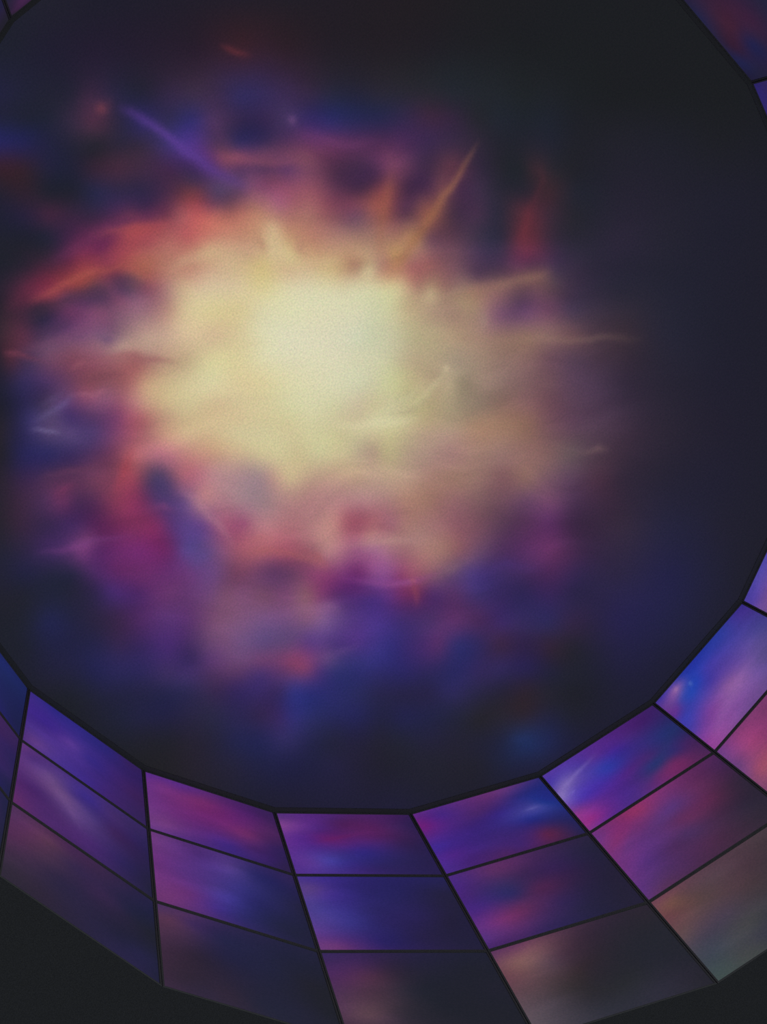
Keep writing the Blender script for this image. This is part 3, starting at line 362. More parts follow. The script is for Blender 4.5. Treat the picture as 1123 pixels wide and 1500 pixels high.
BRUSH = [
 ([(-0.494, 0.344, 0.056, 0), (-0.635, 0.360, 0.048, 0.34), (-0.892, 0.410, 0.040, 0.51), (-1.234, 0.476, 0.032, 0.51), (-1.524, 0.563, 0.024, 0.255), (-1.650, 0.601, 0.020, 0)], (157, 105, 75)),
 ([(-0.428, 0.474, 0.050, 0), (-0.596, 0.587, 0.046, 0.255), (-0.839, 0.765, 0.042, 0.255), (-1.072, 0.917, 0.034, 0)], (164, 103, 77)),
 ([(-1.317, -0.196, 0.040, 0), (-1.439, -0.126, 0.040, 0.2295), (-1.572, -0.058, 0.036, 0.153), (-1.792, 0.043, 0.027, 0.095625), (-1.861, 0.148, 0.022, 0)], (130, 52, 61)),
 ([(-0.680, -0.082, 0.050, 0), (-0.825, -0.192, 0.050, 0.34), (-1.061, -0.320, 0.045, 0.425), (-1.298, -0.449, 0.039, 0.34), (-1.424, -0.506, 0.034, 0)], (152, 116, 98)),
 ([(-0.270, -0.105, 0.030, 0), (-0.644, -0.464, 0.030, 0.19125), (-1.022, -0.828, 0.030, 0.2295), (-1.335, -1.115, 0.035, 0.2295), (-1.612, -1.367, 0.035, 0)], (152, 122, 105)),
 ([(0.239, -0.425, 0.039, 0), (0.027, -0.462, 0.039, 0.425), (-0.192, -0.492, 0.034, 0.425), (-0.350, -0.490, 0.028, 0)], (203, 194, 152)),
 ([(0.650, -0.115, 0.034, 0), (0.461, -0.286, 0.028, 0.425), (0.223, -0.483, 0.034, 0.425), (0.041, -0.590, 0.028, 0)], (216, 207, 168)),
 ([(-0.147, 1.240, 0.050, 0), (-0.087, 1.176, 0.056, 0.425), (-0.021, 1.063, 0.078, 0.425), (0.042, 0.954, 0.090, 0.255), (0.081, 0.890, 0.090, 0)], (205, 181, 141)),
 ([(-0.655, 0.066, 0.034, 0), (-0.598, 0.004, 0.039, 0.51), (-0.537, -0.076, 0.039, 0)], (190, 168, 133)),
 ([(-0.412, 0.524, 0.034, 0), (-0.375, 0.470, 0.045, 0.425), (-0.325, 0.402, 0.045, 0)], (212, 199, 156)),
 ([(1.544, 2.014, 0.029, 0), (1.376, 1.947, 0.033, 0.408), (1.197, 1.890, 0.033, 0.544), (1.048, 1.835, 0.029, 0.544), (0.898, 1.746, 0.029, 0.34), (0.819, 1.618, 0.033, 0.272), (0.779, 1.519, 0.033, 0)], (175, 88, 82)),
 ([(1.680, 1.944, 0.039, 0), (1.481, 1.874, 0.045, 0.425), (1.301, 1.782, 0.045, 0.4675), (1.121, 1.691, 0.045, 0.425), (1.055, 1.654, 0.039, 0)], (75, 49, 72)),
 ([(1.067, 1.746, 0.034, 0), (0.979, 1.663, 0.045, 0.425), (0.912, 1.592, 0.045, 0.425), (0.858, 1.508, 0.039, 0)], (86, 59, 85)),
 ([(0.946, 2.044, 0.034, 0), (0.783, 1.969, 0.034, 0.425), (0.622, 1.857, 0.034, 0.51), (0.474, 1.731, 0.039, 0.255), (0.386, 1.681, 0.034, 0)], (175, 80, 84)),
 ([(0.150, 2.554, 0.039, 0), (0.081, 2.452, 0.039, 0.51), (0.034, 2.292, 0.034, 0.6375), (0.004, 2.134, 0.034, 0.68), (-0.029, 1.972, 0.039, 0.6375), (-0.057, 1.789, 0.045, 0.51), (-0.101, 1.622, 0.045, 0.34), (-0.143, 1.451, 0.045, 0)], (87, 58, 137)),
 ([(0.302, 2.604, 0.034, 0), (0.230, 2.609, 0.045, 0.595), (0.185, 2.600, 0.034, 0.255), (0.111, 2.621, 0.028, 0)], (121, 62, 75)),
 ([(-0.688, 2.378, 0.022, 0), (-0.729, 2.315, 0.028, 0.51), (-0.764, 2.245, 0.028, 0.51), (-0.802, 2.158, 0.028, 0)], (107, 48, 55)),
 ([(-0.708, 1.672, 0.028, 0), (-0.730, 1.644, 0.034, 0.51), (-0.740, 1.590, 0.028, 0)], (111, 74, 121)),
 ([(-0.141, 1.842, 0.039, 0), (-0.223, 1.714, 0.039, 0.425), (-0.372, 1.548, 0.039, 0.34), (-0.531, 1.427, 0.039, 0.34), (-0.620, 1.304, 0.039, 0)], (137, 78, 97)),
 ([(2.182, 1.363, 0.017, 0), (2.110, 1.299, 0.017, 0.51), (2.051, 1.220, 0.017, 0.51), (2.009, 1.152, 0.017, 0)], (123, 111, 158)),
 ([(2.131, 1.381, 0.028, 0), (2.000, 1.342, 0.028, 0.34), (1.869, 1.303, 0.028, 0.34), (1.769, 1.301, 0.028, 0)], (105, 93, 142)),
 ([(1.915, 1.875, 0.022, 0), (1.873, 1.815, 0.022, 0.51), (1.828, 1.724, 0.022, 0.51), (1.758, 1.590, 0.022, 0)], (125, 62, 81)),
 ([(1.709, 1.467, 0.022, 0), (1.599, 1.442, 0.028, 0.425), (1.516, 1.423, 0.022, 0)], (149, 86, 99)),
 ([(1.706, 1.227, 0.022, 0), (1.640, 1.190, 0.022, 0.425), (1.574, 1.153, 0.022, 0)], (157, 94, 116)),
 ([(2.589, 0.529, 0.022, 0), (2.520, 0.495, 0.028, 0.425), (2.444, 0.468, 0.022, 0.34), (2.395, 0.448, 0.022, 0)], (132, 73, 127)),
 ([(1.711, -0.349, 0.034, 0), (1.593, -0.482, 0.034, 0.425), (1.445, -0.659, 0.034, 0.425), (1.354, -0.823, 0.034, 0.34), (1.310, -0.925, 0.028, 0)], (172, 98, 98)),
 ([(1.034, -0.782, 0.028, 0), (0.961, -0.855, 0.034, 0.425), (0.891, -0.931, 0.028, 0)], (137, 76, 93)),
 ([(0.986, -0.995, 0.022, 0), (0.859, -1.086, 0.022, 0.425), (0.748, -1.197, 0.022, 0.34), (0.696, -1.293, 0.022, 0)], (179, 138, 133)),
 ([(1.146, -1.279, 0.022, 0), (1.076, -1.357, 0.022, 0.425), (0.970, -1.434, 0.022, 0.425), (0.890, -1.463, 0.022, 0)], (150, 83, 137)),
 ([(0.941, -1.426, 0.022, 0), (0.959, -1.468, 0.028, 0.51), (0.993, -1.551, 0.028, 0.51), (1.064, -1.627, 0.022, 0)], (139, 66, 89)),
 ([(2.096, -1.196, 0.015, 0), (2.046, -1.255, 0.020, 0.1275), (1.984, -1.340, 0.020, 0.1275), (1.898, -1.398, 0.015, 0)], (135, 63, 90)),
 ([(1.253, -2.869, 0.034, 0), (1.175, -2.943, 0.034, 0.425), (1.103, -3.025, 0.034, 0)], (38, 53, 101)),
 ([(-0.267, 2.079, 0.031, 0), (-0.262, 1.933, 0.039, 0.425), (-0.229, 1.720, 0.031, 0)], (78, 50, 87)),
 ([(-0.127, 1.684, 0.027, 0), (-0.309, 1.554, 0.034, 0.425), (-0.452, 1.380, 0.027, 0)], (80, 54, 91)),
 ([(-0.676, 1.616, 0.036, 0), (-0.777, 1.397, 0.045, 0.34), (-0.941, 1.205, 0.045, 0.34), (-1.127, 1.072, 0.036, 0)], (107, 58, 101)),
 ([(-0.556, 1.163, 0.049, 0), (-0.730, 1.055, 0.062, 0.34), (-0.926, 0.858, 0.049, 0)], (71, 42, 73)),
 ([(-0.121, 1.557, 0.027, 0), (-0.137, 1.409, 0.034, 0.425), (-0.153, 1.261, 0.027, 0)], (152, 92, 112)),
 ([(0.003, 1.254, 0.027, 0), (0.049, 1.163, 0.034, 0.425), (0.088, 1.065, 0.027, 0)], (174, 125, 104)),
 ([(-0.192, 1.070, 0.036, 0), (-0.137, 0.953, 0.045, 0.425), (-0.107, 0.819, 0.036, 0)], (166, 117, 104)),
 ([(0.674, 1.487, 0.036, 0), (0.549, 1.455, 0.045, 0.34), (0.404, 1.378, 0.045, 0.34), (0.262, 1.277, 0.036, 0)], (208, 184, 144)),
 ([(-0.059, 0.892, 0.027, 0), (-0.203, 0.715, 0.034, 0.34), (-0.327, 0.611, 0.027, 0)], (204, 180, 141)),
 ([(1.243, 1.980, 0.040, 0), (0.907, 1.841, 0.050, 0.3825), (0.699, 1.777, 0.050, 0.3825), (0.489, 1.645, 0.040, 0)], (156, 70, 82)),
 ([(1.358, 2.136, 0.036, 0), (1.039, 2.052, 0.045, 0.425), (0.763, 1.990, 0.045, 0.425), (0.540, 1.872, 0.045, 0.425), (0.303, 1.782, 0.036, 0)], (104, 49, 87)),
 ([(1.743, 2.084, 0.036, 0), (1.541, 2.052, 0.045, 0.425), (1.367, 2.045, 0.036, 0)], (88, 44, 64)),
 ([(1.907, 1.814, 0.027, 0), (1.608, 1.674, 0.034, 0.34), (1.304, 1.571, 0.034, 0.34), (1.134, 1.502, 0.027, 0)], (120, 74, 102)),
 ([(1.737, 1.852, 0.027, 0), (1.541, 1.744, 0.034, 0.3825), (1.316, 1.663, 0.027, 0)], (70, 49, 77)),
 ([(1.376, 1.532, 0.027, 0), (1.333, 1.437, 0.034, 0.51), (1.287, 1.365, 0.027, 0)], (98, 73, 107)),
 ([(1.613, 1.462, 0.022, 0), (1.337, 1.258, 0.028, 0.425), (1.175, 1.074, 0.028, 0.425), (1.061, 0.922, 0.022, 0)], (147, 90, 95)),
 ([(1.419, 1.384, 0.027, 0), (1.269, 1.293, 0.034, 0.34), (1.111, 1.175, 0.027, 0)], (175, 144, 129)),
 ([(1.732, 1.374, 0.022, 0), (1.541, 1.257, 0.028, 0.425), (1.370, 1.119, 0.022, 0)], (110, 65, 79)),
 ([(2.014, 1.431, 0.022, 0), (1.911, 1.398, 0.028, 0.34), (1.790, 1.363, 0.022, 0)], (92, 75, 118)),
 ([(1.838, 1.335, 0.013, 0), (1.724, 1.244, 0.017, 0.425), (1.640, 1.155, 0.013, 0)], (158, 98, 122)),
 ([(2.385, 1.052, 0.022, 0), (2.188, 0.941, 0.028, 0.425), (1.987, 0.798, 0.028, 0.425), (1.837, 0.706, 0.022, 0)], (106, 60, 88)),
 ([(2.388, 0.875, 0.022, 0), (2.291, 0.849, 0.028, 0.425), (2.188, 0.816, 0.022, 0)], (120, 53, 88)),
 ([(2.806, 0.690, 0.018, 0), (2.617, 0.536, 0.022, 0.4675), (2.485, 0.482, 0.022, 0.4675), (2.388, 0.441, 0.022, 0.4675), (2.147, 0.243, 0.018, 0)], (115, 60, 122)),
 ([(2.485, 0.425, 0.045, 0), (2.402, 0.228, 0.056, 0.255), (2.360, -0.013, 0.056, 0.255), (2.360, -0.300, 0.045, 0)], (105, 47, 103)),
 ([(1.715, 0.754, 0.031, 0), (1.892, 0.663, 0.039, 0.51), (2.065, 0.576, 0.031, 0)], (163, 67, 80)),
 ([(1.673, 0.699, 0.036, 0), (1.608, 0.481, 0.045, 0.34), (1.589, 0.322, 0.036, 0)], (174, 106, 123)),
 ([(1.697, 0.303, 0.022, 0), (1.678, 0.122, 0.028, 0.3825), (1.693, -0.111, 0.028, 0.3825), (1.751, -0.303, 0.022, 0)], (175, 123, 140)),
 ([(1.789, 0.479, 0.058, 0), (1.785, 0.369, 0.073, 0.425), (1.801, 0.245, 0.058, 0)], (72, 58, 104)),
 ([(1.895, 0.147, 0.058, 0), (1.856, 0.037, 0.073, 0.3825), (1.868, -0.150, 0.058, 0)], (85, 70, 133)),
 ([(1.994, 0.352, 0.022, 0), (1.872, 0.279, 0.028, 0.34), (1.829, 0.166, 0.022, 0)], (136, 67, 111)),
 ([(2.054, -0.213, 0.036, 0), (1.928, -0.197, 0.045, 0.34), (1.826, -0.192, 0.036, 0)], (95, 78, 149)),
 ([(1.636, -0.182, 0.027, 0), (1.565, -0.210, 0.034, 0.425), (1.497, -0.256, 0.027, 0)], (151, 77, 116)),
 ([(1.694, -0.295, 0.022, 0), (1.548, -0.398, 0.028, 0.34), (1.421, -0.596, 0.022, 0)], (173, 102, 105)),
 ([(1.692, -0.512, 0.040, 0), (1.623, -0.639, 0.050, 0.34), (1.551, -0.770, 0.040, 0)], (93, 58, 97)),
 ([(1.414, -0.589, 0.022, 0), (1.326, -0.793, 0.028, 0.425), (1.303, -0.918, 0.022, 0)], (164, 90, 94)),
 ([(1.709, -0.974, 0.036, 0), (1.532, -1.109, 0.045, 0.34), (1.491, -1.268, 0.036, 0)], (137, 98, 135)),
 ([(2.159, -0.540, 0.045, 0), (2.254, -0.771, 0.056, 0.255), (2.310, -0.918, 0.045, 0)], (115, 74, 105)),
 ([(1.870, -1.368, 0.022, 0), (1.697, -1.449, 0.028, 0.34), (1.530, -1.537, 0.022, 0)], (106, 76, 134)),
 ([(2.067, -1.329, 0.058, 0), (2.227, -1.499, 0.073, 0.2975), (2.421, -1.673, 0.058, 0)], (50, 50, 122)),
 ([(-0.839, -0.330, 0.027, 0), (-0.777, -0.397, 0.034, 0.2975), (-0.709, -0.471, 0.027, 0)], (159, 136, 121)),
 ([(-0.157, -0.416, 0.022, 0), (0.061, -0.400, 0.028, 0.425), (0.260, -0.334, 0.022, 0)], (200, 194, 154)),
 ([(-0.190, -0.532, 0.018, 0), (0.080, -0.496, 0.022, 0.34), (0.295, -0.371, 0.018, 0)], (169, 156, 129)),
 ([(-0.330, -0.443, 0.018, 0), (-0.321, -0.469, 0.022, 0.595), (-0.307, -0.498, 0.018, 0)], (196, 180, 148)),
 ([(-0.575, -1.615, 0.022, 0), (-0.758, -1.716, 0.028, 0.425), (-0.836, -1.807, 0.022, 0)], (126, 97, 96)),
 ([(1.067, -0.742, 0.022, 0), (0.825, -0.975, 0.028, 0.34), (0.728, -1.137, 0.022, 0)], (138, 82, 97)),
 ([(1.172, -0.854, 0.018, 0), (0.896, -1.050, 0.022, 0.34), (0.751, -1.238, 0.018, 0)], (172, 129, 125)),
 ([(1.221, -0.906, 0.022, 0), (1.057, -1.070, 0.028, 0.34), (0.993, -1.192, 0.022, 0)], (140, 77, 116)),
 ([(1.330, -1.021, 0.022, 0), (1.150, -1.246, 0.028, 0.425), (0.970, -1.449, 0.028, 0.425), (0.751, -1.545, 0.022, 0)], (138, 71, 133)),
 ([(1.383, -1.040, 0.031, 0), (1.236, -1.261, 0.039, 0.34), (1.061, -1.416, 0.031, 0)], (91, 43, 97)),
 ([(0.931, -1.423, 0.018, 0), (0.945, -1.445, 0.022, 0.595), (0.958, -1.475, 0.018, 0)], (161, 88, 107)),
 ([(0.473, -1.632, 0.027, 0), (0.685, -1.589, 0.034, 0.34), (0.874, -1.523, 0.027, 0)], (127, 97, 106)),
 ([(0.544, -1.709, 0.036, 0), (0.354, -1.855, 0.045, 0.2975), (0.144, -2.139, 0.036, 0)], (71, 50, 119)),
 ([(0.808, 2.013, 0.031, 0), (0.642, 1.942, 0.039, 0.34), (0.536, 1.842, 0.031, 0)], (91, 50, 87)),
 ([(-1.072, 1.050, 0.036, 0), (-1.061, 0.927, 0.045, 0.34), (-1.012, 0.838, 0.036, 0)], (114, 66, 92)),
 ([(0.902, 0.859, 0.054, 0), (0.637, 0.705, 0.067, 0.2125), (0.396, 0.522, 0.054, 0)], (210, 194, 148)),
 ([(1.128, -0.103, 0.045, 0), (1.056, -0.210, 0.056, 0.34), (0.948, -0.281, 0.045, 0)], (205, 187, 146)),
 ([(0.789, -0.261, 0.040, 0), (0.669, -0.357, 0.050, 0.2975), (0.535, -0.439, 0.040, 0)], (208, 200, 156)),
 ([(0.262, -0.600, 0.054, 0), (0.063, -0.767, 0.067, 0.2125), (-0.109, -0.965, 0.054, 0)], (159, 128, 125)),
 ([(1.618, 1.939, 0.031, 0), (1.508, 1.900, 0.039, 0.425), (1.384, 1.835, 0.031, 0)], (53, 40, 56))]
scr = bpy.data.objects.new('ceiling_screen', None); COL.objects.link(scr)
scr.location = (0, 0, ZC)
scr['label'] = 'huge many-sided ceiling screen showing a pale yellow glow in purple clouds'
scr['category'] = 'screen'
def build_ceiling():
    nr, per = 230, 40
    na = SIDES * per
    dirs = []
    for k in range(SIDES):
        a = corner(k, 0, 0.0); b = corner(k + 1, 0, 0.0)
        for i in range(per):
            p = a.lerp(b, i / per); dirs.append((p.x, p.y))
    dirs = np.array(dirs)
    rad = (np.arange(1, nr + 1) / nr)
    xy = np.vstack([[[0, 0]], (rad[:, None, None] * dirs[None]).reshape(-1, 2)])
    n = len(xy); co = np.hstack([xy, np.full((n, 1), 0.012)])
    i = np.arange(nr - 1)[:, None]; j = np.arange(na)[None]
    a = 1 + i * na + j; b = 1 + i * na + (j + 1) % na
    quads = np.stack([a, a + na, b + na, b], -1).reshape(-1, 4)
    j = np.arange(na); tris = np.stack([np.zeros(na, int), 1 + j, 1 + (j + 1) % na], -1)
    me = bpy.data.meshes.new('ceiling_screen_face')
    me.vertices.add(n); me.vertices.foreach_set('co', co.ravel())
    me.loops.add(quads.size + tris.size)
    me.loops.foreach_set('vertex_index', np.concatenate([tris.ravel(), quads.ravel()]).astype(np.int32))
    me.polygons.add(len(quads) + len(tris))
    st = np.concatenate([np.arange(len(tris)) * 3, tris.size + np.arange(len(quads)) * 4]).astype(np.int32)
    me.polygons.foreach_set('loop_start', st)
    me.update(calc_edges=True); me.validate()
    # the clouds: colour samples, bent by drifting noise, with brushed wisps on top
    U = 0.05089                                       # 10 units of the picture
    wx = fbm(xy[:, 0] / (U * 9), xy[:, 1] / (U * 9), 11, 4); wy = fbm(xy[:, 0] / (U * 9) + 40, xy[:, 1] / (U * 9), 23, 4)
    q = xy + np.stack([wx, wy], 1) * U * 1.5
    img = picture(CEIL, q, U * 1.5)
    q2 = xy + np.stack([fbm(xy[:, 0] / (U * 5), xy[:, 1] / (U * 5), 31, 4), fbm(xy[:, 0] / (U * 5) + 9, xy[:, 1] / (U * 5), 47, 4)], 1) * U * 1.3
    for line, c in BRUSH:
        img = stroke(img, q2, line, c)
    # fine cloud texture, stretched along the drift
    ex = np.array(EX); ey = np.array(EY)
    s = xy @ ex; t = xy @ ey
    wq = fbm(s / (U * 16), t / (U * 10), 61, 3) * U * 10
    tex = fbm(s / (U * 13), (t + wq) / (U * 4.5), 71, 5)
    lum = img @ np.array([0.3, 0.55, 0.15])
    amp = np.clip((lum - 0.13) / 0.12, 0, 1) * np.clip((0.86 - lum) / 0.35, 0.12, 1) * 0.26
    img = img * (1 + amp * tex)[:, None]
    paint(me, img, LIFT_C)
    return me
EX = (-0.7206, -0.6933)
EY = (0.6933, -0.7206)
LIFT_C = (0.0022, 0.0024, 0.0028)
LIFT_P = (0.0024, 0.0024, 0.0028)
face = link('screen_face', build_ceiling(), M_CEIL, scr)
case = link('casing', mesh('ceiling_casing',
    [corner(k, -0.02, 0.02) - Vector((0, 0, ZC)) for k in range(SIDES)] + [corner(k, -0.14, 0.02) - Vector((0, 0, ZC)) for k in range(SIDES)],
    [tuple(range(SIDES)), tuple(reversed(range(SIDES, 2 * SIDES)))] + [(k, k + SIDES, (k + 1) % SIDES + SIDES, (k + 1) % SIDES) for k in range(SIDES)]), M_BEZEL, scr)

# ------------------------------------------------------------------ the screens of the round wall: 21 columns of three
LABELS = {
 (20, 0): 'deep blue top-row wall screen cut off by the left edge of the photo',
 (20, 1): 'dim violet wall screen of the middle row, a sliver at the left edge',
 (20, 2): 'narrow dark blue sliver of a wall screen, bottom row at the left edge',
 (0, 0): 'blue-violet wall screen of the top row at lower left, beside the deep blue one',
 (0, 1): 'purple wall screen with a pale diagonal streak, middle row at lower left',
 (0, 2): 'dim mauve wall screen fading to navy, bottom row at lower left',
 (1, 0): 'magenta-purple wall screen with a crimson smear, top row just left of bottom centre',
 (1, 1): 'wall screen fading from mauve at left to indigo at right, middle row',
 (1, 2): 'nearly dark plum wall screen under the one fading from mauve to indigo',
 (2, 0): 'purple wall screen with level top edge and crimson band, top row at bottom centre',
 (2, 1): 'indigo wall screen with level edges at bottom centre, middle row',
 (2, 2): 'dark wall screen with dull plum left side, cut by the bottom edge at centre',
 (3, 0): 'violet wall screen with a small pale blue glint near its right corner',
 (3, 1): 'violet wall screen with a magenta lower left corner, middle row right of centre',
 (3, 2): 'brownish rose wall screen fading to black on its right, bottom row',
 (4, 0): 'violet wall screen with a whitish streak and bright magenta lower corner',
 (4, 1): 'plum and crimson wall screen darkening to the right, middle row at lower right',
 (4, 2): 'grey-brown wall screen fading to slate in the lower right corner',
 (5, 0): 'bright blue and pink wall screen with a pinkish star, top row at right',
 (5, 1): 'rose pink wall screen cut off by the right edge',
 (6, 0): 'lavender wall screen at the right edge above the bright blue and pink one',
 (9, 0): 'small violet corner of a wall screen at the right edge near the top',
 (10, 0): 'dark navy wall screen with a dull red smear in the top right corner',
 (15, 0): 'dim plum wall screen in the top left corner, right of the joint',
 (16, 0): 'almost black sliver of wall screen left of the joint in the top left corner'}
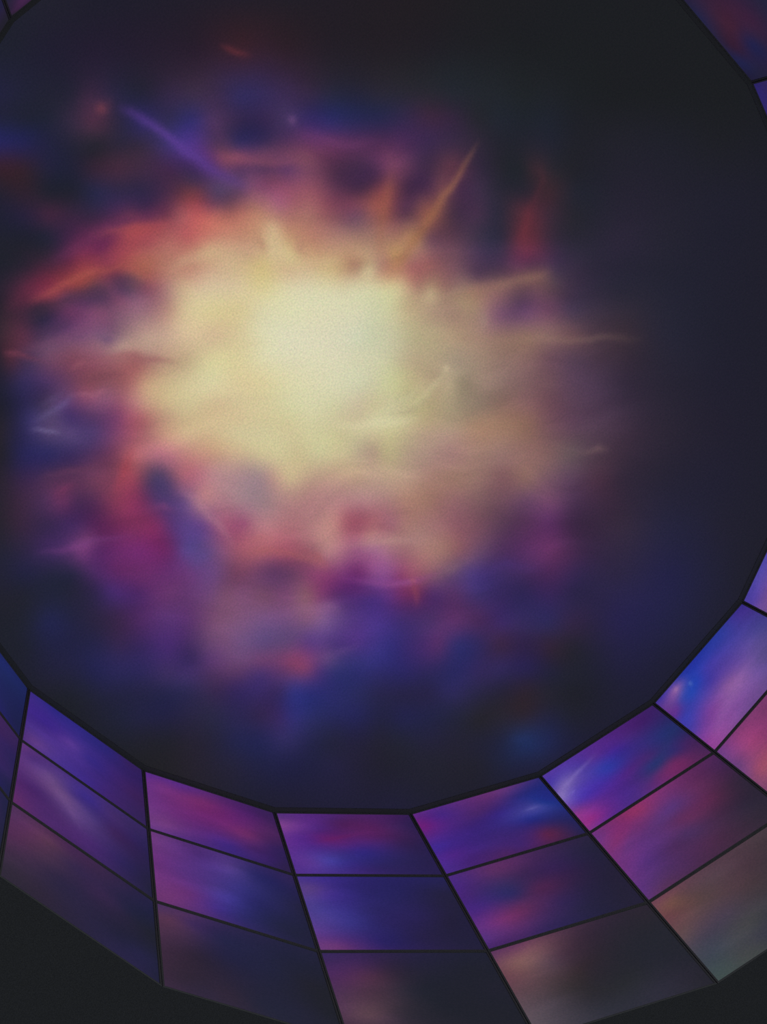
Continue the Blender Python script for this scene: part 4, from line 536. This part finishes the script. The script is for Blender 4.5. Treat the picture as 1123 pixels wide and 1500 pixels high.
ART = {
 (20, 0): [(0.227, 0.419, 34, 42, 101), (0.335, 0.208, 32, 40, 88), (0.472, 0.081, 31, 35, 80), (0.489, -0.413, 31, 33, 72), (0.290, -0.387, 36, 37, 92), (0.348, -0.540, 37, 34, 96),
 (0.163, 0.591, 32, 38, 90)],
 (20, 1): [(0.348, 0.289, 60, 37, 88), (0.433, 0.214, 51, 36, 90), (0.518, 0.139, 43, 35, 82), (0.444, -0.171, 51, 37, 90), (0.455, -0.536, 36, 34, 78), (0.539, -0.344, 35, 34, 70),
 (0.495, -0.571, 34, 35, 68)],
 (20, 2): [(0.504, 0.250, 43, 36, 72), (0.520, 0.404, 37, 35, 69), (0.560, 0.253, 35, 35, 64), (0.562, -0.090, 34, 35, 58), (0.574, -0.287, 32, 34, 48)],
 (0, 0): [(-0.500, 0.423, 61, 43, 127), (-0.402, 0.225, 58, 38, 127), (-0.503, -0.226, 74, 49, 127), (-0.438, -0.392, 94, 59, 131), (-0.525, -0.398, 77, 48, 119), (-0.289, 0.490, 46, 39, 123),
 (-0.277, 0.078, 60, 39, 127), (-0.262, -0.442, 74, 51, 135), (-0.126, 0.045, 85, 55, 139), (-0.102, 0.436, 51, 41, 125), (0.021, 0.424, 47, 40, 119), (0.026, 0.013, 54, 41, 125),
 (0.030, -0.441, 58, 40, 123), (0.208, 0.441, 45, 37, 111), (0.238, 0.076, 58, 38, 111), (0.207, -0.429, 60, 37, 103), (0.395, 0.459, 53, 34, 92), (0.420, -0.043, 58, 34, 88),
 (0.516, -0.410, 50, 35, 82), (0.488, 0.396, 48, 32, 90)],
 (0, 1): [(-0.513, 0.478, 92, 53, 119), (-0.531, 0.006, 82, 45, 111), (-0.542, -0.431, 90, 43, 98), (-0.426, 0.423, 74, 45, 113), (-0.365, 0.326, 90, 59, 127), (-0.251, 0.314, 98, 68, 126),
 (-0.162, 0.141, 103, 72, 126), (-0.075, 0.029, 94, 67, 127), (-0.080, 0.265, 69, 49, 123), (-0.072, -0.143, 84, 57, 119), (-0.351, -0.083, 71, 40, 103), (-0.339, -0.417, 74, 41, 101),
 (-0.179, -0.298, 74, 43, 103), (0.033, 0.373, 58, 43, 127), (0.093, 0.098, 67, 49, 110), (0.207, 0.385, 65, 44, 103), (0.041, -0.324, 70, 41, 105), (0.264, 0.108, 60, 37, 88),
 (0.318, -0.272, 46, 36, 86), (0.437, 0.238, 48, 35, 86), (0.151, -0.501, 59, 39, 95), (0.512, -0.336, 38, 34, 63), (0.524, 0.244, 44, 35, 80), (0.564, -0.481, 36, 34, 60)],
 (0, 2): [(-0.539, 0.456, 79, 48, 88), (-0.431, 0.392, 88, 48, 88), (-0.548, 0.116, 79, 44, 80), (-0.273, 0.398, 86, 53, 78), (-0.316, 0.124, 72, 48, 74), (-0.457, -0.174, 60, 44, 68),
 (-0.569, -0.428, 50, 42, 58), (-0.117, 0.510, 69, 41, 78), (-0.059, 0.270, 53, 40, 74), (-0.156, -0.068, 45, 38, 66), (-0.296, -0.451, 46, 38, 56), (0.098, 0.485, 58, 39, 72),
 (0.153, 0.142, 53, 38, 72), (0.001, -0.256, 43, 37, 64), (0.365, 0.218, 36, 35, 63), (0.531, 0.433, 34, 34, 64), (0.308, -0.247, 35, 34, 58), (0.462, -0.338, 38, 36, 68),
 (0.406, -0.588, 42, 37, 70), (0.561, -0.492, 34, 34, 58), (0.549, 0.056, 33, 34, 46), (0.230, -0.576, 41, 37, 68)],
 (1, 0): [(-0.498, 0.471, 90, 45, 131), (-0.463, 0.177, 102, 48, 121), (-0.371, 0.376, 106, 48, 119), (-0.487, -0.212, 107, 55, 125), (-0.395, -0.384, 111, 59, 125), (-0.274, -0.114, 99, 43, 111),
 (-0.206, 0.439, 90, 43, 121), (-0.108, 0.322, 108, 43, 102), (-0.051, 0.052, 104, 39, 106), (0.092, 0.158, 100, 37, 104), (0.194, 0.110, 96, 38, 105), (0.240, -0.064, 104, 43, 98),
 (-0.112, -0.354, 82, 43, 119), (-0.328, -0.510, 88, 49, 125), (0.043, -0.360, 64, 40, 123), (0.065, 0.454, 85, 39, 103), (0.273, 0.356, 78, 35, 103), (0.443, 0.419, 60, 34, 86),
 (0.442, 0.168, 74, 37, 88), (0.432, -0.141, 55, 34, 88), (0.247, -0.389, 62, 37, 103), (0.403, -0.396, 51, 33, 90), (0.501, -0.442, 45, 33, 72)],
 (1, 1): [(-0.529, 0.469, 106, 57, 121), (-0.487, 0.107, 101, 49, 120), (-0.540, -0.355, 106, 53, 114), (-0.473, -0.413, 108, 53, 112), (-0.345, 0.042, 90, 50, 123), (-0.341, 0.433, 92, 51, 121),
 (-0.191, 0.426, 74, 44, 113), (-0.229, -0.039, 82, 49, 123), (-0.298, -0.296, 96, 48, 115), (-0.135, -0.082, 74, 53, 127), (-0.040, 0.419, 79, 53, 127), (0.056, 0.375, 80, 59, 131),
 (-0.067, -0.142, 68, 55, 139), (-0.113, -0.379, 63, 45, 125), (0.075, 0.060, 56, 50, 123), (0.208, 0.368, 46, 42, 101), (0.158, -0.097, 42, 40, 99), (0.360, 0.361, 39, 36, 88),
 (0.359, -0.069, 39, 38, 80), (0.030, -0.387, 47, 42, 103), (0.522, 0.037, 36, 35, 62), (0.372, -0.369, 35, 36, 63), (0.529, -0.469, 34, 34, 58), (0.499, 0.456, 44, 36, 80)],
 (1, 2): [(-0.536, 0.512, 74, 48, 88), (-0.474, 0.405, 85, 52, 79), (-0.372, 0.519, 76, 48, 88), (-0.498, 0.056, 63, 43, 66), (-0.576, -0.442, 58, 42, 62), (-0.331, 0.448, 64, 44, 90),
 (-0.241, 0.408, 53, 39, 80), (-0.323, -0.021, 45, 36, 54), (-0.439, -0.360, 48, 38, 54), (-0.152, 0.368, 40, 37, 72), (-0.131, 0.097, 37, 35, 64), (-0.158, -0.192, 42, 36, 56),
 (-0.315, -0.461, 48, 40, 60), (-0.137, -0.443, 48, 39, 56), (0.066, 0.218, 36, 36, 64), (0.194, 0.110, 35, 36, 60), (0.042, -0.425, 37, 37, 56), (0.371, 0.405, 34, 35, 58),
 (0.420, 0.062, 34, 34, 46), (0.517, -0.239, 33, 34, 43), (0.320, -0.352, 36, 36, 54), (0.069, -0.580, 39, 38, 56)],
 (2, 0): [(-0.499, 0.480, 86, 49, 119), (-0.488, 0.318, 122, 64, 137), (-0.489, -0.008, 90, 45, 135), (-0.520, -0.356, 84, 49, 139), (-0.415, -0.321, 90, 55, 143), (-0.265, 0.423, 88, 43, 127),
 (-0.393, 0.114, 83, 41, 131), (-0.219, 0.239, 74, 37, 113), (-0.322, -0.063, 76, 43, 131), (-0.195, 0.082, 94, 33, 103), (-0.042, 0.367, 74, 33, 88), (-0.078, 0.453, 74, 37, 103),
 (0.028, 0.184, 86, 36, 99), (0.127, 0.162, 85, 35, 96), (0.248, 0.250, 79, 34, 88), (-0.262, -0.295, 70, 61, 153), (-0.151, -0.236, 58, 49, 129), (-0.123, -0.350, 56, 45, 129),
 (0.022, -0.116, 51, 39, 121), (-0.044, -0.463, 58, 39, 111), (0.187, -0.054, 58, 37, 103), (0.365, 0.315, 67, 36, 90), (0.353, 0.009, 51, 33, 78), (0.128, -0.347, 45, 37, 95),
 (0.342, -0.286, 42, 35, 82), (0.469, -0.399, 40, 33, 74), (0.404, 0.504, 62, 32, 86), (0.192, 0.498, 74, 35, 95), (0.484, 0.380, 48, 32, 78)],
 (2, 1): [(-0.520, 0.467, 76, 55, 131), (-0.462, 0.380, 86, 61, 127), (-0.370, 0.490, 67, 48, 135), (-0.492, 0.060, 72, 61, 139), (-0.471, -0.095, 74, 59, 135), (-0.500, -0.396, 92, 53, 123),
 (-0.449, -0.494, 104, 55, 114), (-0.348, -0.446, 79, 45, 111), (-0.360, 0.273, 68, 49, 135), (-0.302, 0.061, 58, 49, 131), (-0.302, -0.196, 56, 49, 123), (-0.237, -0.347, 56, 41, 107),
 (-0.244, 0.382, 54, 42, 121), (-0.098, 0.383, 44, 37, 101), (-0.111, 0.062, 46, 40, 103), (-0.057, -0.145, 44, 37, 95), (-0.117, -0.446, 44, 35, 97), (0.076, 0.276, 40, 36, 92),
 (0.246, 0.387, 38, 34, 84), (0.203, -0.041, 42, 35, 84), (0.183, -0.348, 39, 33, 70), (0.468, 0.279, 37, 34, 63), (0.419, -0.144, 36, 32, 58), (0.490, -0.448, 35, 33, 58),
 (0.468, 0.499, 38, 35, 80)],
 (2, 2): [(-0.546, 0.510, 58, 40, 88), (-0.517, 0.294, 77, 43, 92), (-0.514, 0.065, 75, 48, 80), (-0.519, -0.199, 85, 58, 80), (-0.572, -0.370, 74, 52, 72), (-0.311, 0.432, 60, 38, 80),
 (-0.302, 0.245, 78, 47, 72), (-0.311, -0.027, 74, 52, 68), (-0.398, -0.245, 88, 64, 74), (-0.320, -0.289, 76, 56, 70), (-0.149, 0.337, 51, 38, 60), (-0.117, 0.061, 48, 42, 56),
 (-0.190, -0.291, 51, 44, 56), (0.052, 0.430, 38, 35, 58), (0.017, 0.059, 35, 36, 48), (0.090, -0.209, 34, 35, 45), (0.351, 0.333, 33, 34, 46), (0.465, 0.054, 34, 34, 46),
 (0.553, -0.304, 33, 34, 43)],
 (3, 0): [(-0.487, 0.483, 96, 41, 127), (-0.478, 0.311, 108, 33, 119), (-0.527, 0.131, 90, 38, 127), (-0.350, 0.388, 74, 39, 131), (-0.349, 0.197, 80, 38, 125), (-0.168, 0.456, 83, 43, 119),
 (-0.479, -0.084, 64, 41, 141), (-0.496, -0.429, 74, 43, 137), (-0.419, -0.245, 74, 37, 127), (-0.169, 0.074, 58, 35, 111), (-0.063, 0.254, 70, 39, 103), (0.107, 0.461, 90, 45, 105),
 (0.231, 0.507, 94, 53, 119), (-0.215, -0.263, 63, 38, 119), (-0.316, -0.432, 68, 37, 115), (0.071, 0.161, 54, 38, 121), (-0.001, -0.165, 58, 39, 113), (0.288, 0.334, 45, 41, 113),
 (0.266, 0.090, 61, 59, 143), (0.357, 0.091, 72, 72, 153), (0.227, 0.053, 64, 61, 143), (0.410, 0.119, 35, 52, 137), (0.260, -0.096, 38, 43, 127), (0.184, -0.168, 52, 40, 115),
 (0.223, -0.378, 78, 37, 88), (0.276, -0.378, 90, 36, 72), (0.046, -0.439, 64, 37, 105), (0.418, -0.266, 45, 37, 88), (0.512, -0.144, 37, 40, 103), (0.470, -0.425, 46, 36, 80),
 (0.525, -0.499, 38, 35, 74), (0.492, 0.457, 44, 42, 111), (-0.070, -0.479, 74, 38, 95)],
 (3, 1): [(-0.529, 0.488, 72, 41, 125), (-0.497, 0.244, 69, 39, 113), (-0.513, 0.365, 71, 39, 121), (-0.400, 0.404, 74, 43, 113), (-0.230, 0.461, 90, 47, 98), (-0.130, 0.452, 84, 44, 92),
 (-0.015, 0.491, 76, 41, 88), (-0.465, 0.006, 70, 40, 121), (-0.258, 0.198, 53, 44, 97), (-0.202, 0.052, 48, 42, 95), (-0.435, -0.225, 106, 49, 119), (-0.340, -0.233, 111, 49, 104),
 (-0.216, -0.154, 96, 45, 90), (-0.528, -0.372, 87, 49, 123), (-0.472, -0.508, 74, 41, 103), (-0.162, -0.295, 79, 43, 92), (-0.007, 0.034, 76, 38, 78), (0.010, 0.246, 56, 36, 78),
 (0.167, 0.256, 53, 34, 80), (0.314, 0.388, 46, 36, 72), (0.058, -0.225, 54, 38, 84), (0.241, -0.128, 43, 34, 66), (0.426, -0.029, 38, 33, 58), (-0.136, -0.519, 52, 38, 86),
 (0.151, -0.391, 41, 36, 68), (0.453, -0.375, 37, 34, 54), (0.472, 0.398, 38, 35, 60)],
 (3, 2): [(-0.555, 0.512, 92, 56, 88), (-0.483, 0.467, 108, 68, 88), (-0.435, 0.359, 125, 88, 88), (-0.364, 0.541, 106, 62, 92), (-0.324, 0.516, 116, 74, 90), (-0.374, 0.206, 102, 74, 80),
 (-0.557, 0.224, 106, 68, 80), (-0.551, -0.059, 92, 71, 80), (-0.270, 0.237, 90, 68, 80), (-0.546, -0.331, 88, 76, 85), (-0.383, -0.251, 76, 66, 76), (-0.165, 0.268, 74, 53, 68),
 (0.036, 0.438, 58, 42, 58), (-0.101, 0.037, 51, 41, 47), (-0.257, -0.147, 58, 51, 56), (-0.168, -0.292, 47, 44, 51), (0.147, 0.073, 40, 38, 47), (0.291, 0.478, 45, 38, 52),
 (0.480, 0.460, 42, 38, 48), (0.339, -0.047, 37, 38, 48), (0.112, -0.282, 41, 42, 48), (-0.144, -0.485, 48, 48, 58), (0.441, -0.392, 42, 40, 52), (0.235, -0.448, 46, 45, 58),
 (0.537, -0.497, 39, 38, 47)],
 (4, 0): [(-0.504, 0.517, 82, 55, 153), (-0.512, 0.346, 70, 55, 159), (-0.510, 0.204, 106, 81, 167), (-0.428, 0.252, 122, 103, 179), (-0.349, 0.249, 102, 81, 167), (-0.509, 0.161, 134, 116, 183),
 (-0.404, 0.092, 94, 75, 171), (-0.229, 0.356, 74, 54, 151), (-0.116, 0.331, 83, 49, 143), (-0.117, 0.188, 59, 57, 159), (-0.098, 0.090, 49, 57, 159), (-0.229, 0.072, 69, 53, 159),
 (0.034, 0.250, 64, 41, 143), (0.187, 0.312, 70, 41, 119), (0.340, 0.375, 64, 33, 103), (0.474, 0.394, 56, 35, 97), (-0.413, -0.072, 78, 53, 161), (-0.446, -0.289, 137, 53, 143),
 (-0.463, -0.396, 143, 45, 128), (-0.466, -0.196, 122, 54, 137), (-0.337, -0.313, 106, 45, 137), (-0.371, -0.525, 92, 43, 133), (-0.479, -0.502, 122, 51, 135), (-0.007, -0.114, 74, 37, 119),
 (-0.119, -0.360, 74, 43, 135), (0.178, -0.109, 64, 41, 105), (0.368, 0.035, 41, 48, 111), (0.464, 0.108, 38, 46, 103), (0.175, -0.245, 41, 52, 111), (0.359, -0.239, 53, 42, 103),
 (0.283, -0.335, 98, 43, 96), (0.172, -0.378, 100, 45, 104), (0.434, -0.210, 64, 38, 95), (0.498, -0.449, 74, 39, 84), (0.529, -0.139, 52, 38, 90), (-0.119, -0.492, 74, 45, 127)],
 (4, 1): [(-0.530, 0.441, 108, 53, 127), (-0.509, 0.289, 122, 53, 120), (-0.422, 0.354, 127, 49, 112), (-0.298, 0.434, 121, 45, 104), (-0.192, 0.475, 137, 49, 96), (-0.048, 0.530, 127, 49, 106),
 (-0.505, 0.042, 112, 51, 121), (-0.552, -0.188, 106, 53, 123), (-0.563, -0.456, 92, 51, 123), (-0.364, -0.148, 85, 49, 121), (-0.297, 0.120, 96, 51, 121), (-0.086, 0.199, 90, 53, 115),
 (0.038, 0.277, 88, 53, 119), (-0.429, -0.408, 82, 49, 105), (-0.157, -0.192, 78, 45, 92), (0.018, 0.053, 94, 45, 88), (-0.019, -0.141, 76, 49, 96), (0.270, 0.334, 95, 45, 88),
 (0.264, 0.084, 88, 41, 76), (0.488, 0.415, 69, 38, 80), (0.440, 0.087, 56, 38, 60), (0.221, -0.231, 64, 42, 68), (0.047, -0.352, 76, 44, 76), (-0.226, -0.450, 74, 44, 86),
 (0.393, -0.228, 48, 39, 58), (0.496, -0.250, 45, 38, 54), (0.353, -0.417, 53, 42, 58), (-0.427, -0.523, 84, 49, 88)],
 (4, 2): [(-0.552, 0.532, 108, 68, 80), (-0.476, 0.542, 110, 68, 80), (-0.441, 0.442, 115, 80, 72), (-0.521, 0.330, 104, 66, 72), (-0.358, 0.443, 96, 68, 72), (-0.421, 0.201, 100, 72, 76),
 (-0.548, 0.050, 95, 74, 78), (-0.159, 0.402, 84, 65, 74), (-0.290, 0.247, 88, 68, 70), (-0.093, 0.206, 80, 60, 68), (0.107, 0.384, 74, 55, 66), (0.277, 0.498, 70, 56, 64),
 (0.003, 0.079, 69, 56, 62), (0.169, 0.188, 64, 52, 60), (-0.449, -0.074, 72, 64, 80), (-0.256, -0.009, 74, 63, 80), (-0.415, -0.219, 64, 66, 80), (-0.508, -0.301, 62, 68, 80),
 (-0.287, -0.278, 67, 67, 74), (-0.160, -0.236, 67, 67, 70), (-0.504, -0.500, 63, 74, 76), (-0.581, -0.550, 64, 76, 76), (-0.348, -0.499, 67, 70, 72), (-0.160, -0.438, 58, 58, 70),
 (-0.055, -0.268, 60, 60, 68), (-0.254, -0.518, 65, 68, 70)],
 (5, 0): [(-0.502, 0.505, 74, 54, 149), (-0.398, 0.505, 74, 59, 157), (-0.322, 0.438, 138, 91, 159), (-0.452, 0.215, 90, 49, 135), (-0.214, 0.482, 48, 59, 159), (-0.227, 0.341, 39, 67, 174),
 (-0.319, 0.226, 43, 67, 166), (-0.470, 0.093, 61, 59, 163), (-0.523, -0.104, 74, 59, 157), (-0.226, 0.165, 59, 65, 167), (-0.081, 0.322, 59, 57, 159), (0.154, 0.434, 47, 57, 151),
 (0.272, 0.491, 51, 59, 151), (0.419, 0.472, 64, 49, 137), (0.479, 0.500, 58, 45, 131), (-0.139, 0.120, 70, 57, 155), (-0.309, -0.131, 115, 63, 147), (-0.425, -0.414, 140, 71, 147),
 (-0.495, -0.405, 138, 64, 145), (-0.167, -0.149, 130, 82, 155), (-0.053, -0.096, 138, 91, 156), (-0.152, -0.350, 124, 77, 151), (0.105, 0.020, 100, 73, 155), (0.293, 0.065, 90, 75, 151),
 (0.144, -0.255, 106, 81, 153), (-0.207, -0.538, 117, 75, 143), (0.409, 0.119, 70, 65, 137), (0.259, -0.203, 90, 75, 135), (0.051, -0.441, 108, 77, 143), (-0.096, -0.488, 112, 75, 143)],
 (5, 1): [(-0.531, 0.499, 106, 61, 127), (-0.462, 0.491, 122, 61, 128), (-0.358, 0.478, 137, 61, 116), (-0.376, 0.292, 155, 69, 120), (-0.192, 0.394, 135, 59, 112), (-0.082, 0.444, 121, 57, 104),
 (-0.245, 0.214, 137, 61, 108), (-0.518, 0.248, 108, 64, 123), (-0.534, 0.067, 122, 69, 120), (-0.452, 0.027, 159, 77, 108), (-0.405, -0.009, 159, 81, 106), (-0.521, -0.173, 127, 69, 104)],
 (6, 0): [(-0.494, 0.475, 74, 61, 151), (-0.318, 0.468, 84, 71, 159), (-0.153, 0.504, 77, 69, 159), (-0.392, 0.297, 106, 75, 147), (-0.497, 0.259, 110, 77, 151), (-0.505, 0.178, 106, 77, 139),
 (-0.448, 0.408, 80, 63, 153)],
 (10, 0): [(0.230, 0.564, 36, 35, 63), (0.125, 0.543, 36, 37, 70), (-0.101, 0.580, 36, 36, 64), (0.087, 0.097, 60, 34, 56), (-0.081, 0.220, 62, 34, 54), (-0.209, 0.396, 51, 31, 52),
 (0.063, -0.138, 51, 33, 58), (-0.053, -0.085, 56, 33, 58), (-0.228, 0.152, 34, 35, 74), (-0.331, 0.453, 35, 36, 74), (-0.221, 0.036, 45, 35, 64), (-0.392, 0.159, 39, 33, 64),
 (-0.488, 0.340, 36, 34, 58), (-0.464, 0.525, 34, 31, 58), (0.031, -0.405, 38, 36, 60)],
 (9, 0): [(0.492, 0.488, 44, 36, 97), (0.409, 0.482, 48, 39, 105), (0.301, 0.516, 48, 38, 101), (0.479, 0.375, 48, 38, 90)],
 (15, 0): [(0.477, 0.285, 48, 34, 60), (0.417, 0.287, 67, 38, 74), (0.441, 0.496, 58, 33, 64), (0.365, 0.449, 60, 37, 68), (0.491, 0.526, 40, 36, 48), (0.310, 0.574, 48, 34, 58),
 (0.517, -0.027, 38, 36, 56)],
 (16, 0): [(-0.497, -0.061, 37, 35, 63), (-0.452, 0.129, 40, 34, 58), (-0.478, 0.412, 36, 34, 46)]}
PBRUSH = {
 (5, 0): [
 ([(-0.318, 0.481, 0.018, 0), (-0.322, 0.438, 0.022, 0.7225), (-0.326, 0.396, 0.018, 0)], (168, 122, 168)),
 ([(-0.352, 0.392, 0.022, 0), (-0.434, 0.255, 0.028, 0.34), (-0.528, 0.148, 0.022, 0)], (106, 53, 143)),
 ([(-0.216, 0.382, 0.011, 0), (-0.220, 0.340, 0.014, 0.68), (-0.225, 0.284, 0.011, 0)], (107, 134, 203)),
 ([(-0.529, -0.433, 0.049, 0), (-0.251, -0.272, 0.062, 0.255), (-0.025, -0.167, 0.062, 0.255), (0.232, -0.044, 0.049, 0)], (146, 101, 166)),
 ([(-0.523, -0.104, 0.045, 0), (-0.331, 0.256, 0.056, 0.255), (-0.132, 0.364, 0.056, 0.255), (0.250, 0.458, 0.045, 0)], (43, 67, 170))],
 (4, 0): [
 ([(-0.550, 0.152, 0.022, 0), (-0.409, 0.224, 0.028, 0.4675), (-0.267, 0.297, 0.028, 0.4675), (-0.067, 0.373, 0.022, 0)], (132, 116, 189)),
 ([(-0.419, 0.114, 0.011, 0), (-0.418, 0.086, 0.014, 0.68), (-0.418, 0.058, 0.011, 0)], (130, 116, 195)),
 ([(-0.047, -0.464, 0.036, 0), (0.201, -0.214, 0.045, 0.2975), (0.461, 0.038, 0.045, 0.2975), (0.605, 0.144, 0.036, 0)], (39, 52, 103))],
 (3, 0): [
 ([(0.226, 0.067, 0.018, 0), (0.313, 0.070, 0.022, 0.6375), (0.395, 0.090, 0.018, 0)], (96, 95, 171)),
 ([(-0.039, 0.524, 0.022, 0), (0.231, 0.507, 0.028, 0.34), (0.480, 0.506, 0.022, 0)], (102, 53, 121))],
 (0, 1): [
 ([(-0.322, 0.394, 0.036, 0), (-0.189, 0.100, 0.045, 0.425), (-0.102, -0.068, 0.045, 0.425), (-0.027, -0.238, 0.036, 0)], (110, 79, 135))],
 (2, 0): [
 ([(-0.335, 0.007, 0.022, 0), (-0.087, 0.120, 0.028, 0.425), (0.165, 0.224, 0.022, 0)], (107, 33, 94)),
 ([(-0.393, -0.251, 0.027, 0), (-0.283, -0.273, 0.034, 0.255), (-0.153, -0.247, 0.027, 0)], (76, 65, 155))],
 (4, 1): [
 ([(-0.579, -0.035, 0.036, 0), (-0.402, 0.142, 0.045, 0.34), (-0.202, 0.426, 0.036, 0)], (92, 57, 127)),
 ([(-0.587, 0.178, 0.027, 0), (-0.459, 0.270, 0.034, 0.34), (-0.369, 0.368, 0.027, 0)], (131, 47, 102))],
 (3, 1): [
 ([(-0.461, -0.229, 0.031, 0), (-0.314, -0.229, 0.039, 0.34), (-0.186, -0.216, 0.031, 0)], (115, 49, 106))]}
GAP = 0.002                                # clearance of each screen to its joint
BEZ = 0.0130                               # face of the bezel left showing
def frame_of(k, r):
    a = corner(k, ROWS[r]); b = corner(k + 1, ROWS[r]); c = corner(k + 1, ROWS[r + 1]); d = corner(k, ROWS[r + 1])
    o = (a + b + c + d) / 4
    x = (b - a).normalized(); y = ((a + b) / 2 - (c + d) / 2).normalized(); n = x.cross(y)
    M = Matrix.Identity(3)
    for i in range(3): M[i][0], M[i][1], M[i][2] = x[i], y[i], n[i]
    inward = -1 if n.dot(Vector((o.x, o.y, 0))) > 0 else 1
    w0 = (b - a).length / 2; w1 = (c - d).length / 2; h = ((a + b) / 2 - (c + d) / 2).length / 2
    return o, M, w0, w1, h, inward
WORDS = 'zero one two three four five six seven eight nine ten eleven twelve thirteen fourteen fifteen sixteen seventeen eighteen nineteen twenty'.split()
def wall_screen(k, r):
    o, M, w0, w1, h, s = frame_of(k, r)
    top = bpy.data.objects.new('wall_screen', None); COL.objects.link(top)
    top.matrix_world = Matrix.Translation(o) @ M.to_4x4()
    top['category'] = 'screen'
    top['label'] = LABELS.get((k, r)) or '%s-row wall screen in column %s counter-clockwise from the deep blue one' % (('top', 'middle', 'bottom')[r], WORDS[k + 1])
    top['group'] = 'lit screens round the wall'
    def outline(g, z):                     # trapezium inset by g
        hw = lambda v: w1 + (w0 - w1) * (v + h) / (2 * h)
        return [Vector((-(hw(-h + g) - g), -h + g, z)), Vector((hw(-h + g) - g, -h + g, z)), Vector((hw(h - g) - g, h - g, z)), Vector((-(hw(h - g) - g), h - g, z))]
    L = [outline(GAP, -s * 0.035), outline(GAP, 0), outline(GAP + 0.002, s * 0.004), outline(GAP + BEZ, s * 0.004), outline(GAP + BEZ, -s * 0.012)]
    vs = [v for l in L for v in l]; fs = [(0, 1, 2, 3)]
    for i in range(4):
        for q in range(4):
            fs.append((i * 4 + q, i * 4 + (q + 1) % 4, i * 4 + 4 + (q + 1) % 4, i * 4 + 4 + q))
    bz = link('bezel', mesh('bezel', vs, fs), M_BEZEL, top)
    bm = bmesh.new(); bm.from_mesh(bz.data); bmesh.ops.recalc_face_normals(bm, faces=bm.faces); bm.to_mesh(bz.data); bm.free()
    # the lit face
    N = 40; g = GAP + BEZ + 0.0005
    uv = np.array([(i / N, j / N) for j in range(N + 1) for i in range(N + 1)])
    P = outline(g, -s * 0.004)
    A, B, C_, D = [np.array(p) for p in P]
    u = uv[:, :1]; v = uv[:, 1:]
    co = (A * (1 - u) + B * u) * (1 - v) + (D * (1 - u) + C_ * u) * v
    fs = [(j * (N + 1) + i, j * (N + 1) + i + 1, (j + 1) * (N + 1) + i + 1, (j + 1) * (N + 1) + i) for j in range(N) for i in range(N)]
    if s < 0: fs = [f[::-1] for f in fs]
    me = mesh('wall_screen_face', co, fs)
    src = (k, r) if (k, r) in ART else ((k * 2 + r) % 5, r)
    q = co[:, :2].copy()
    seed = 100 + k * 7 + r * 3
    wq = np.stack([fbm(q[:, 0] * 3.2 + k, q[:, 1] * 3.2 + r, seed, 3), fbm(q[:, 0] * 3.2 + k + 30, q[:, 1] * 3.2 + r, seed + 50, 3)], 1)
    qq = q + wq * 0.05
    img = picture(ART[src], qq, 0.07, 0.10)
    for line, c in PBRUSH.get(src, []):
        img = stroke(img, q + wq * 0.04, line, c)
    lum = img @ np.array([0.3, 0.55, 0.15])
    tex = fbm(q[:, 0] * 3.0 + k, q[:, 1] * 7.0 + r, seed + 90, 4)
    img = img * (1 + (np.clip((lum - 0.13) / 0.1, 0, 1) * 0.13 * tex))[:, None]
    paint(me, img, LIFT_P)
    link('screen_face', me, M_PANEL, top)
for k in range(SIDES):
    for r in range(3):
        wall_screen(k, r)
